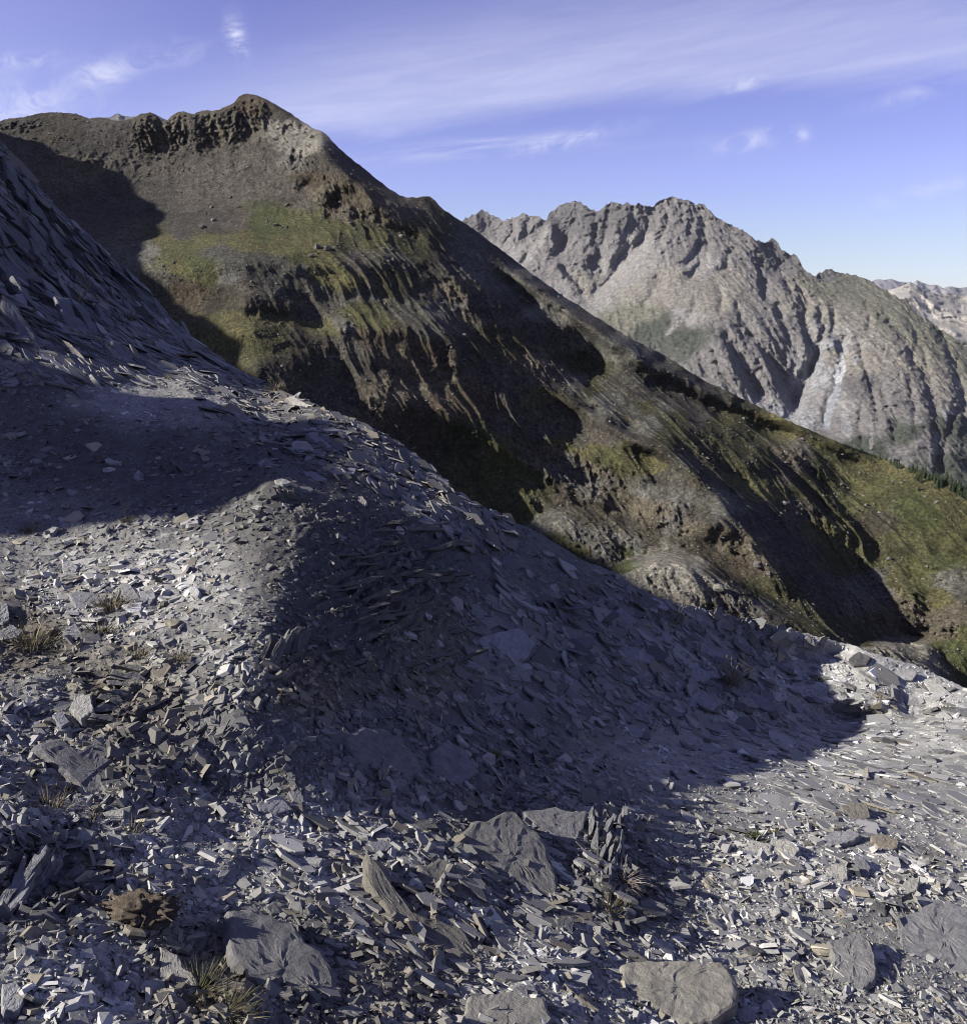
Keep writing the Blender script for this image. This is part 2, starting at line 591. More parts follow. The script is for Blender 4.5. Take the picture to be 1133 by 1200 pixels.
fX, fY, fM = shade_map(FAR_SHADE, 376, 210, 1404, 700, 3, 5.0, 18.0)
fu = carve(ft(fX, fY), fX, fY, 3.0, fM, eps=0.14)
fu = fu * 0.75 + blur(fu, 0.8) * 0.25

GREY, BEIGE, SCREE_F, OLIVE_F, DARKVEG = (0.235, 0.215, 0.200), (0.30, 0.27, 0.225), (0.34, 0.315, 0.285), (0.215, 0.205, 0.155), (0.085, 0.092, 0.07)
PALE_F, WHITE_F, DGREY_F = (0.37, 0.36, 0.35), (0.60, 0.60, 0.59), (0.17, 0.158, 0.15)
far_tone_pts = [(560, 255, DGREY_F), (600, 265, GREY), (600, 300, SCREE_F), (640, 300, GREY), (650, 340, SCREE_F), (630, 320, GREY), (680, 260, DGREY_F), (715, 260, DGREY_F), (700, 300, GREY),
                (715, 310, SCREE_F), (735, 305, SCREE_F), (750, 290, SCREE_F), (725, 330, SCREE_F), (700, 350, SCREE_F), (690, 335, BEIGE), (760, 260, GREY), (790, 245, GREY), (800, 290, GREY),
                (820, 310, SCREE_F), (800, 330, BEIGE), (770, 345, BEIGE), (740, 345, BEIGE), (725, 370, OLIVE_F), (760, 370, OLIVE_F), (790, 350, BEIGE), (785, 378, DARKVEG), (765, 385, DARKVEG), (800, 392, DARKVEG),
                (800, 372, SCREE_F), (790, 380, SCREE_F), (830, 350, BEIGE), (850, 330, BEIGE), (840, 280, GREY), (880, 300, GREY), (905, 300, DGREY_F), (900, 330, GREY), (880, 380, GREY), (850, 420, GREY),
                (920, 390, GREY), (900, 440, GREY), (945, 350, BEIGE), (960, 340, OLIVE_F), (985, 335, OLIVE_F), (1010, 350, OLIVE_F), (1040, 370, OLIVE_F), (1010, 380, BEIGE), (985, 375, BEIGE),
                (965, 390, SCREE_F), (978, 400, PALE_F), (990, 395, SCREE_F), (960, 440, PALE_F), (945, 470, SCREE_F), (935, 482, PALE_F), (985, 425, BEIGE), (975, 480, SCREE_F), (990, 500, GREY), 
                (1000, 430, BEIGE), (1005, 450, DGREY_F), (1020, 420, BEIGE), (1060, 420, BEIGE),
                (1040, 450, GREY), (1080, 480, GREY), (1020, 500, GREY), (1010, 520, DARKVEG), (1030, 530, DARKVEG), (1050, 530, GREY), (1060, 510, DARKVEG), (1085, 520, GREY), (1110, 500, DARKVEG), (1125, 470, BEIGE),
                (1100, 440, BEIGE), (1090, 400, OLIVE_F), (1110, 550, DARKVEG), (1133, 420, OLIVE_F), (1140, 560, DARKVEG), (1200, 500, GREY), (970, 318, DGREY_F), (1000, 540, DARKVEG), (1300, 560, GREY)]


# gullies and couloirs: (points, half-width in photo pixels, depth in metres)
FAR_GULLIES = [([(642, 254), (630, 279), (619, 297), (606, 318)], 6, 60), ([(696, 244), (699, 274), (688, 297), (699, 321)], 6, 75), ([(715, 239), (709, 276), (701, 297), (694, 312)], 5, 55), ([(733, 239), (744, 263), (731, 295), (715, 320)], 6, 70),
               ([(760, 241), (760, 263), (749, 284), (725, 316), (691, 348)], 7, 70), ([(818, 239), (826, 273), (829, 289), (824, 310)], 5, 55), ([(799, 316), (815, 297), (824, 284)], 5, 50), ([(675, 239), (670, 263), (659, 287), (650, 305)], 4, 50), ([(654, 308), (668, 324), (683, 342)], 4, 40),
               ([(776, 238), (782, 258), (776, 278), (764, 300)], 4, 40), ([(796, 234), (800, 252), (794, 270)], 3, 30), ([(806, 236), (812, 256), (806, 278)], 3, 32), ([(750, 242), (752, 258)], 3, 34), ([(602, 254), (600, 272), (590, 290)], 4, 45), ([(573, 252), (580, 268), (584, 286)], 4, 45), ([(622, 252), (616, 268), (610, 282)], 3, 35),
               ([(844, 386), (868, 425), (891, 466)], 7, 75), ([(874, 386), (903, 419), (926, 457), (930, 480)], 7, 80), ([(859, 378), (882, 413), (896, 440)], 4, 35), ([(929, 334), (941, 357), (947, 401), (956, 416), (947, 442), (926, 486)], 6, 60), ([(959, 357), (965, 384), (953, 425), (946, 448)], 4, 40),
               ([(976, 357), (976, 392), (988, 407)], 4, 36), ([(988, 389), (985, 436), (971, 466), (962, 504)], 5, 36), ([(1006, 398), (1012, 431), (1024, 466), (1030, 500)], 4, 36), ([(1035, 372), (1059, 398), (1082, 442), (1094, 478), (1100, 525), (1104, 560)], 6, 62), ([(1071, 389), (1082, 416), (1091, 448), (1100, 484)], 4, 34),
               ([(1096, 386), (1109, 401), (1121, 436), (1129, 472), (1132, 513)], 5, 52), ([(1050, 525), (1044, 495), (1035, 466), (1028, 440)], 4, 32), ([(1124, 472), (1112, 504), (1100, 545)], 5, 48), ([(821, 278), (818, 313), (806, 328)], 4, 38), ([(859, 285), (850, 313), (835, 319)], 4, 42), ([(891, 298), (894, 331), (900, 357)], 5, 46), ([(912, 313), (924, 336), (930, 356)], 4, 38),
               ([(860, 345), (868, 372), (884, 400)], 4, 34), ([(905, 350), (918, 380), (930, 410)], 4, 36), ([(820, 350), (806, 372), (790, 392)], 5, 30), ([(780, 320), (764, 344), (748, 366)], 5, 30), ([(1012, 350), (1018, 374), (1016, 396)], 4, 26), ([(1140, 420), (1160, 470), (1170, 520)], 5, 50), ([(830, 400), (846, 436), (860, 460)], 4, 30), ([(940, 430), (934, 462), (922, 490)], 4, 30),
               ([(1064, 440), (1070, 474), (1074, 510)], 4, 28), ([(1010, 470), (1006, 500), (1012, 530)], 4, 28), ([(840, 330), (846, 352), (842, 372)], 4, 30)]
gqX, gqY = np.meshgrid(np.arange(500, 1210, 1.5), np.arange(215, 600, 1.5))
_q = np.stack([gqX / 14, gqY / 14, gqX * 0], -1)
_wx, _wy = gqX + 5 * fbm(_q, 4, gain=.6), gqY + 5 * fbm(_q + 7, 4, gain=.6)
far_cut = np.zeros(gqX.shape)
for pts_, w_, dep_ in FAR_GULLIES:
    pr_ = np.array(pts_, float)
    best = np.full(gqX.shape, 1e9)
    for (ax, ay), (bx, by) in zip(pr_[:-1], pr_[1:]):
        tt = np.clip(((_wx - ax) * (bx - ax) + (_wy - ay) * (by - ay)) / ((bx - ax) ** 2 + (by - ay) ** 2), 0, 1)
        best = np.minimum(best, np.hypot(_wx - ax - tt * (bx - ax), _wy - ay - tt * (by - ay)))
    # V-shaped with a rounded lip, shallower towards both ends
    end = np.clip(np.minimum(np.hypot(_wx - pr_[0, 0], _wy - pr_[0, 1]), np.hypot(_wx - pr_[-1, 0], _wy - pr_[-1, 1])) / 8.0, .25, 1)
    far_cut += dep_ * end * np.clip(1 - best / (w_ * 1.9), 0, 1) ** 1.5


def far_rough(X, Y):
    sc = [(735, 300, 26), (720, 330, 26), (700, 355, 22), (600, 300, 16), (655, 330, 22), (770, 350, 40), (800, 372, 22), (830, 345, 40), (820, 312, 16), (980, 470, 24), (975, 500, 24), (950, 455, 18), (1000, 345, 34)]
    m = np.ones_like(X)
    for a, b, r in sc:
        m *= 1 - 0.72 * np.exp(-((X - a) ** 2 + (Y - b) ** 2) / (r * r))
    return m


def far_relief(P, X, Y):
    u0 = np.log(np.linalg.norm(P - EYE, axis=-1))
    w = sample(fu, 376, 210, 3.0, X, Y)
    R = far_rough(X, Y)
    # gullies run down the faces: the noise is stretched along the fall line
    x, z = P[..., 0], P[..., 2]
    w1, w2 = 70 * fbm(P / 420.0, 3), 16 * fbm(P / 90.0, 3)
    w1, w2 = 120 * fbm(P / 500.0, 4), 30 * fbm(P / 90.0, 4)
    kf = np.interp(X, [380, 600, 700, 780, 860, 1300], [.1, .1, -.2, -.1, .30, .34])
    fall = x + kf * (z + 150) + w1 * .6
    g = ridged(np.stack([fall / 190, z / 900, x * 0 + 2], -1), 4, gain=.6)
    g2 = ridged(np.stack([(fall + w2) / 62, z / 330, x * 0 + 5], -1), 4, gain=.62)
    g3 = ridged(np.stack([(fall + w2) / 20, z / 75, x * 0 + 8], -1), 3, gain=.65)
    f = fbm(P / 40.0, 5, gain=.6)
    iso = ridged(P / np.array([130.0, 200, 170]) + .3 * fbm(P / 200, 3)[..., None], 5, gain=.6)
    k2 = .45 + .55 * np.clip(fbm(P / 350.0 + 9, 3) * 2 + .5, 0, 1)
    cut = sample(far_cut, 500, 215, 1.5, X, Y) * 1.15
    crest = np.clip(1 - (Y - FARSKYF(X)) / 55.0, 0, 1) * np.clip((1000 - X) / 60, 0, 1)
    blk = terrace(z / 62 + 1.7 * fbm(P / 150.0 + 3, 3), 3.5) * 13 + terrace((fall + w2) / 48 + 1.5 * fbm(P / 110.0 + 8, 3), 3.0) * 13
    return cut - R * blk - R * (g * (30 + 30 * crest) + iso * (42 + 30 * crest) + k2 * g2 * 20 + f * 16) + 50


FAR_BARE = [([(980, 419), (987, 416), (992, 430), (988, 440), (985, 449), (978, 449), (976, 438)], WHITE_F), ([(984, 400), (990, 398), (994, 415), (986, 418), (981, 410)], PALE_F),
            ([(977, 449), (985, 449), (984, 462), (976, 480), (972, 500), (964, 504), (962, 498), (970, 472)], (.36, .37, .39)), ([(987, 468), (992, 480), (999, 505), (996, 518), (984, 505), (986, 485)], PALE_F),
            ([(958, 436), (964, 440), (954, 462), (940, 480), (927, 492), (934, 476), (948, 455)], PALE_F), ([(1000, 415), (1010, 420), (1004, 428), (996, 424)], PALE_F), ([(748, 286), (755, 282), (752, 298), (738, 316), (722, 332), (700, 350), (690, 349), (704, 334), (724, 316)], SCREE_F),
            ([(806, 366), (812, 364), (798, 380), (784, 392), (778, 394), (786, 382)], (.42, .39, .34)), ([(640, 268), (646, 272), (626, 300), (612, 316), (606, 314), (622, 292)], SCREE_F), ([(1106, 470), (1112, 478), (1108, 500), (1104, 485)], PALE_F), ([(1020, 480), (1024, 500), (1022, 530), (1018, 530)], SCREE_F),
            ([(690, 335), (698, 345), (690, 352), (684, 344)], BEIGE), ([(1090, 520), (1098, 505), (1100, 520), (1092, 550), (1084, 556)], SCREE_F)]


def far_tones(P, X, Y):
    q = P / 160.0
    wx = X + 9 * fbm(q, 4) + 4 * fbm(q * 5, 3)
    wy = Y + 12 * fbm(q + 9.1, 4)
    c = soft_zones(far_tone_pts, wx, wy, 5.5)
    for pl, tone in FAR_BARE:
        m = poly_mask(pl, X + 2.2 * fbm(P / 30.0, 3), Y + 3.0 * fbm(P / 30.0 + 5, 3))[..., None] * np.clip(.75 + 1.1 * fbm(P / 36.0 + 31, 4, gain=.65), .42, .95)[..., None]
        c = c * (1 - m) + np.array(tone) * m
    st = fbm(np.stack([(P[..., 0] + .3 * P[..., 2] + 14 * fbm(P / 60.0, 3)) / 26, P[..., 2] / 80, P[..., 0] * 0], -1), 5, gain=.65)
    spots = fbm(P / 22.0, 3)
    veg = np.clip((spots - 0.12) * 6, 0, 1) * np.clip((Y - 490) / 60, 0, 1) * np.clip((X - 960) / 60, 0, 1) * 0.75
    c = c * (1 + 0.26 * st + .30 * fbm(P / 34.0 + 2, 4))[..., None]
    c = c * (1 - veg)[..., None] + np.array(DARKVEG) * veg[..., None]
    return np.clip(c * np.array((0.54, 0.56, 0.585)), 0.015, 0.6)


mat_far = ground_mat('far_rock', 0.045, 0.9, 0.055, 0.42, lo=0.34, hi=0.66, bdist=1.3)
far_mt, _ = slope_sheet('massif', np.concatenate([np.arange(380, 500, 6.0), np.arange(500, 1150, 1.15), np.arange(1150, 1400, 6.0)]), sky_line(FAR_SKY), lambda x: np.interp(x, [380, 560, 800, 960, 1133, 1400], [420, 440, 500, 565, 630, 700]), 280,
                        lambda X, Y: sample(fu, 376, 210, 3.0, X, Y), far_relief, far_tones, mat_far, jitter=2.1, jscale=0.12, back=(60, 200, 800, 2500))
tag(far_mt, 'grey jagged rock massif across the valley', None, None, 'structure')

# pale limestone range and bluer ranges behind it, far right; a blue summit behind the left ridge
def simple_range(name, label, pts, bot, t0, t1, tone, tone2, amp, sc):
    xs = np.arange(pts[0][0], pts[-1][0], 1.3)
    s = sky_line(pts)
    lt = lambda X, Y: np.log(t0 + (t1 - t0) * np.clip((Y - s(X)) / 110.0, 0, 1.5))
    rel = lambda P, X, Y: -amp * ridged(P / sc, 5) - amp * 0.25 * fbm(P / sc * 6, 3)

    def tn(P, X, Y):
        k = np.clip(0.5 + 1.4 * fbm(P / sc * 1.7 + 4, 4), 0, 1)[..., None]
        return 0.62 * (np.array(tone) * (1 - k) + np.array(tone2) * k)
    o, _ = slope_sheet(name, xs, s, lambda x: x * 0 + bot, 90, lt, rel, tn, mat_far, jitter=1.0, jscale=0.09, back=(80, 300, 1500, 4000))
    return tag(o, label, None, None, 'structure')


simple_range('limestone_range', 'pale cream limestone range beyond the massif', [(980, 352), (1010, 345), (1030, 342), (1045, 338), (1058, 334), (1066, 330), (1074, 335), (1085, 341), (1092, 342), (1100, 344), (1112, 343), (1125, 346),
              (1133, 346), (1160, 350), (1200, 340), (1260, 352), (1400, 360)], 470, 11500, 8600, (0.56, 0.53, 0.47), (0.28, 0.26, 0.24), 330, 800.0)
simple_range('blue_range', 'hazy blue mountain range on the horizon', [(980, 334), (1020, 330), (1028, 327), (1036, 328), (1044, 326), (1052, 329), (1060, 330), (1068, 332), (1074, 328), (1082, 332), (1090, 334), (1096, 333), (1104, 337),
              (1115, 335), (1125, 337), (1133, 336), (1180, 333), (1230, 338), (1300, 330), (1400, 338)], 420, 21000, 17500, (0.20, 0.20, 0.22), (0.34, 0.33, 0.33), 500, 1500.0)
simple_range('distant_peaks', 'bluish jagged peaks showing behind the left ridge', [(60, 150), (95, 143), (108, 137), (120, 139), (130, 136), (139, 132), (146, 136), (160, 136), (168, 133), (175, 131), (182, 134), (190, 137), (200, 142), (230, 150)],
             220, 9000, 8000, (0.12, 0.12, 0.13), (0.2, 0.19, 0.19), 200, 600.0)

# ================================================================== the mountainside on the other side of the gully
MID_SKY = [(-420, 150), (-200, 158), (-60, 150), (-20, 146), (0, 141), (15, 138), (28, 137), (40, 134), (55, 131), (65, 131), (80, 132), (90, 133), (97, 136), (105, 138), (118, 137), (126, 138), (135, 141), (146, 141), (156, 138),
           (163, 134), (170, 132), (178, 132), (186, 137), (192, 142), (198, 139), (203, 134), (209, 131), (215, 130), (221, 132), (228, 133), (235, 130), (243, 129), (250, 130), (258, 128), (264, 125), (270, 123),
           (275, 119), (280, 113), (285, 110), (290, 109), (296, 110), (302, 112), (315, 117), (330, 126), (340, 132), (350, 139), (365, 149), (374, 152), (380, 155), (386, 161), (392, 168), (410, 184), (435, 204),
           (455, 220), (468, 228), (476, 231), (484, 231), (492, 231), (500, 230), (504, 230), (510, 235), (516, 242), (522, 247), (540, 258), (560, 272), (580, 287), (600, 302), (620, 318), (640, 332), (660, 347), (680, 359), (700, 372),
           (740, 397), (780, 417), (820, 443), (860, 462), (900, 482), (940, 500), (980, 517), (1030, 536), (1080, 553), (1133, 573), (1250, 622), (1400, 690), (1520, 740)]
MID_SHADE = [
    # dark chimneys between the rock ribs under the ridge
    [(160, 142), (177, 134), (186, 142), (190, 155), (184, 176), (166, 178), (172, 160)], [(196, 144), (203, 140), (199, 165), (189, 176), (190, 158)], [(224, 136), (235, 133), (240, 148), (246, 160), (240, 178), (226, 178), (230, 160), (222, 150)],
    [(250, 133), (258, 132), (261, 150), (258, 170), (252, 172), (254, 150)], [(273, 136), (284, 128), (290, 142), (288, 160), (280, 166), (270, 164), (278, 150)], [(303, 116), (312, 124), (314, 140), (307, 155), (304, 140)], [(208, 150), (214, 146), (212, 168), (204, 176)],
    [(318, 158), (326, 160), (322, 172), (316, 168)], [(350, 207), (358, 203), (363, 214), (350, 224)], [(330, 190), (342, 182), (352, 176), (350, 184), (336, 198)], [(372, 152), (390, 166), (394, 185), (385, 195), (374, 178)],
    # behind the crest, right flank of the summit
    [(375, 235), (384, 215), (396, 232), (390, 248), (376, 250)], [(404, 232), (420, 240), (424, 258), (408, 256)],
    [(300, 112), (330, 127), (365, 150), (372, 156), (345, 145), (316, 126)],
    [(384, 170), (392, 168), (410, 185), (440, 207), (475, 233), (486, 238), (506, 246), (540, 262), (600, 305), (650, 343), (700, 376), (740, 401), (800, 435), (870, 470), (905, 488), (932, 505), (905, 502), (850, 482), (790, 455), (740, 425),
     (700, 398), (650, 360), (610, 333), (570, 315), (545, 298), (578, 321), (606, 346), (632, 353), (612, 353), (648, 378), (680, 395), (705, 424), (676, 416), (673, 430), (690, 458), (716, 478), (745, 500), (730, 500), (700, 475), (669, 448), (627, 413), (588, 388),
     (556, 378), (549, 349), (521, 314), (496, 282), (455, 260), (425, 230), (400, 215), (386, 195)],
    # long bands
    [(388, 298), (433, 326), (472, 345), (521, 369), (546, 387), (599, 422), (641, 451), (690, 479), (733, 504), (790, 533), (850, 565), (845, 574), (780, 541), (720, 509), (690, 491), (650, 471), (600, 448), (575, 433), (528, 400), (496, 366), (450, 345), (410, 322)],
    [(470, 372), (500, 383), (528, 399), (563, 423), (592, 445), (627, 462), (662, 483), (687, 503), (669, 500), (627, 495), (600, 491), (580, 478), (560, 450), (540, 428), (520, 407), (490, 388)],
    [(462, 394), (482, 405), (496, 420), (510, 445), (525, 476), (550, 480), (578, 487), (606, 498), (638, 517), (628, 526), (652, 549), (680, 566), (715, 586), (755, 611), (789, 630), (812, 641), (795, 640), (755, 615), (720, 600), (688, 585), (652, 566), (624, 553),
     (606, 544), (583, 530), (560, 516), (532, 500), (514, 460), (479, 434), (466, 408)],
    [(421, 403), (449, 414), (469, 430), (474, 443), (456, 442), (435, 426), (417, 412)],
    [(300, 425), (340, 422), (362, 406), (385, 420), (398, 440), (402, 462), (428, 492), (440, 478), (437, 452), (456, 459), (490, 473), (522, 479), (528, 500), (536, 510), (563, 533), (566, 545), (591, 554), (586, 562), (560, 568), (586, 589), (607, 609), (620, 660), (560, 660), (440, 600), (300, 480)],
    [(285, 347), (318, 345), (335, 345), (355, 358), (375, 375), (392, 384), (386, 374), (398, 376), (372, 384), (345, 374), (310, 372), (288, 372)],
    [(400, 382), (408, 380), (410, 392), (402, 394)],
    # right-hand gullies
    [(780, 521), (820, 542), (852, 558), (873, 577), (905, 592), (945, 614), (979, 639), (1017, 673), (1013, 684), (1029, 704), (1054, 720), (1079, 732), (1091, 745), (1048, 742), (1000, 752), (954, 726), (930, 705), (905, 685), (895, 655), (870, 632), (850, 630),
     (822, 634), (828, 616), (852, 604), (840, 585), (812, 562), (780, 541)],
    [(850, 485), (883, 500), (917, 524), (954, 539), (979, 552), (1004, 573), (995, 574), (967, 559), (940, 545), (915, 532), (880, 512)],
    [(884, 524), (917, 545), (954, 586), (979, 605), (1017, 630), (1035, 651), (1026, 651), (992, 634), (967, 616), (936, 585), (911, 563), (880, 540)],
    [(845, 500), (870, 515), (880, 530), (862, 520)], [(820, 490), (840, 505), (850, 520), (832, 508)], [(800, 480), (815, 500), (835, 530), (815, 515)],
    [(905, 489), (930, 493), (967, 512), (1010, 531), (1038, 551), (1020, 546), (982, 532), (948, 517), (920, 504)],
    [(1075, 573), (1107, 595), (1133, 616), (1170, 650), (1160, 630), (1120, 598), (1090, 580)],
    [(1064, 690), (1082, 698), (1090, 718), (1078, 716)], [(1035, 660), (1060, 672), (1075, 680), (1062, 680)], [(1079, 752), (1100, 763), (1110, 782), (1140, 790), (1160, 830), (1100, 800), (1085, 780)],
    [(725, 520), (750, 548), (775, 565), (760, 566), (735, 548)], [(790, 585), (812, 598), (802, 606)], [(620, 585), (636, 598), (622, 602)],
    [(700, 640), (720, 650), (735, 660), (715, 660)], [(808, 670), (832, 690), (850, 706), (900, 730), (880, 726), (838, 708), (812, 690)], [(660, 620), (676, 634), (662, 640)], [(640, 655), (668, 662), (652, 668)],
]
# shade that the added, unseen spur is shaped to cast
SPUR_SHADE = [[(-420, 150), (0, 152), (30, 160), (55, 165), (80, 178), (98, 192), (115, 197), (135, 200), (150, 197), (158, 190), (163, 210), (172, 226), (184, 231), (197, 242), (202, 254), (196, 262), (205, 279), (182, 281), (172, 300), (190, 325),
     (230, 360), (258, 374), (285, 395), (310, 405), (330, 440), (330, 480), (100, 460), (0, 300), (-420, 300)],
              [(300, 425), (340, 422), (362, 406), (385, 420), (398, 440), (402, 462), (428, 492), (440, 478), (437, 452), (456, 459), (490, 473), (522, 479), (528, 500), (536, 510), (563, 533), (566, 545), (591, 554), (586, 562), (560, 568), (586, 589), (607, 609), (620, 660), (560, 660), (440, 600), (300, 480)]]
# the slope as a whole: a plane that climbs away from the viewer and dips a little to the right, with a bench under the cirque
DOME_A = ((690, 720, 745, 775, 800, 840, 880, 930, 1010), (676, 663, 652, 646, 648, 661, 688, 716, 748))
DOME_B = ((980, 1000, 1020, 1050, 1080, 1100, 1133, 1200), (756, 748, 742, 748, 762, 784, 812, 850))


def mt(px, py):
    r = ray(px, py)
    a_, b_ = -0.06, 0.60
    r0 = ray(290.0, 109.0)
    c_ = 1080.0 * (r0[2] - a_ * r0[0] - b_ * r0[1])
    den = r[..., 2] - a_ * r[..., 0] - b_ * r[..., 1]
    t = c_ / np.minimum(den, -0.12)
    m = 1 - 0.10 * np.exp(-((px - 270) / 190) ** 2 - ((py - 305) / 42) ** 2) - 0.06 * np.exp(-((px - 330) / 150) ** 2 - ((py - 385) / 26) ** 2)
    m = m + 0.07 * np.exp(-((px - 160) / 90) ** 2 - ((py - 225) / 60) ** 2) - 0.06 * np.exp(-((px - 1080) / 160) ** 2 - ((py - 735) / 40) ** 2)
    # two ice-worn rock domes stand in front of the slope
    for bx, by, s_, l_, r_ in ((DOME_A[0], DOME_A[1], .075, 690, 1010), (DOME_B[0], DOME_B[1], .07, 990, 1200)):
        f = np.clip((py - np.interp(px, bx, by)) / 15.0, 0, 1)
        w = np.clip((px - l_) / 25.0, 0, 1) * np.clip((r_ - px) / 25.0, 0, 1)
        m = m - s_ * w * f * f * (3 - 2 * f)
    return np.log(t * m)


MH = 3.0
mX, mY, mM = shade_map(MID_SHADE, -424, 96, 1526, 920, MH, 7.0, 30.0)
_sk = sky_line(MID_SKY)(mX)
mu = carve(mt(mX, mY), mX, mY, MH, mM, eps=0.16, perp=0.04, free=(mY < _sk - 4) | (mY > np.interp(mX, [-420, 120, 440, 700, 1000, 1133, 1520], [300, 450, 520, 690, 790, 840, 1000])))
mu = 0.2 * mu + 0.8 * blur(mu, 1.3)

MIDSKYF = sky_line(MID_SKY)
# unseen spur added at the left: crest fitted so its shadow covers the cirque
SPX = -760.0
_, _, sM = shade_map(SPUR_SHADE, -424, 96, 1526, 920, MH, 6.0, 30.0)
Pm = world(mX, mY, np.exp(mu))
kk = (Pm[..., 0] - SPX) / LW[0]
Hy, Hz = Pm[..., 1] - LW[1] * kk, Pm[..., 2] - LW[2] * kk
vis = (mY > MIDSKYF(mX) + 3) & (mX > 0) & (mX < 1133) & (mY < 330 + 0.55 * np.clip(mX - 150, 0, 900)) & ~mM
yb = np.arange(300.0, 1320.0, 12.0)
zb = np.full(len(yb), np.nan)
for i, y_ in enumerate(yb):
    m = vis & (np.abs(Hy - y_) < 9)
    if m.sum() < 12:
        continue
    zs, sh = Hz[m], sM[m]
    cand = np.linspace(zs.min() - 5, zs.max() + 5, 60)
    err = [((zs < c) & ~sh).sum() * 1.6 + ((zs >= c) & sh).sum() for c in cand]
    zb[i] = cand[int(np.argmin(err))]
ok = ~np.isnan(zb)
zb = np.interp(yb, yb[ok], zb[ok])
zb = zb - 9 * np.abs(fbm(np.stack([yb / 70, yb * 0, yb * 0], -1), 4, gain=.65))


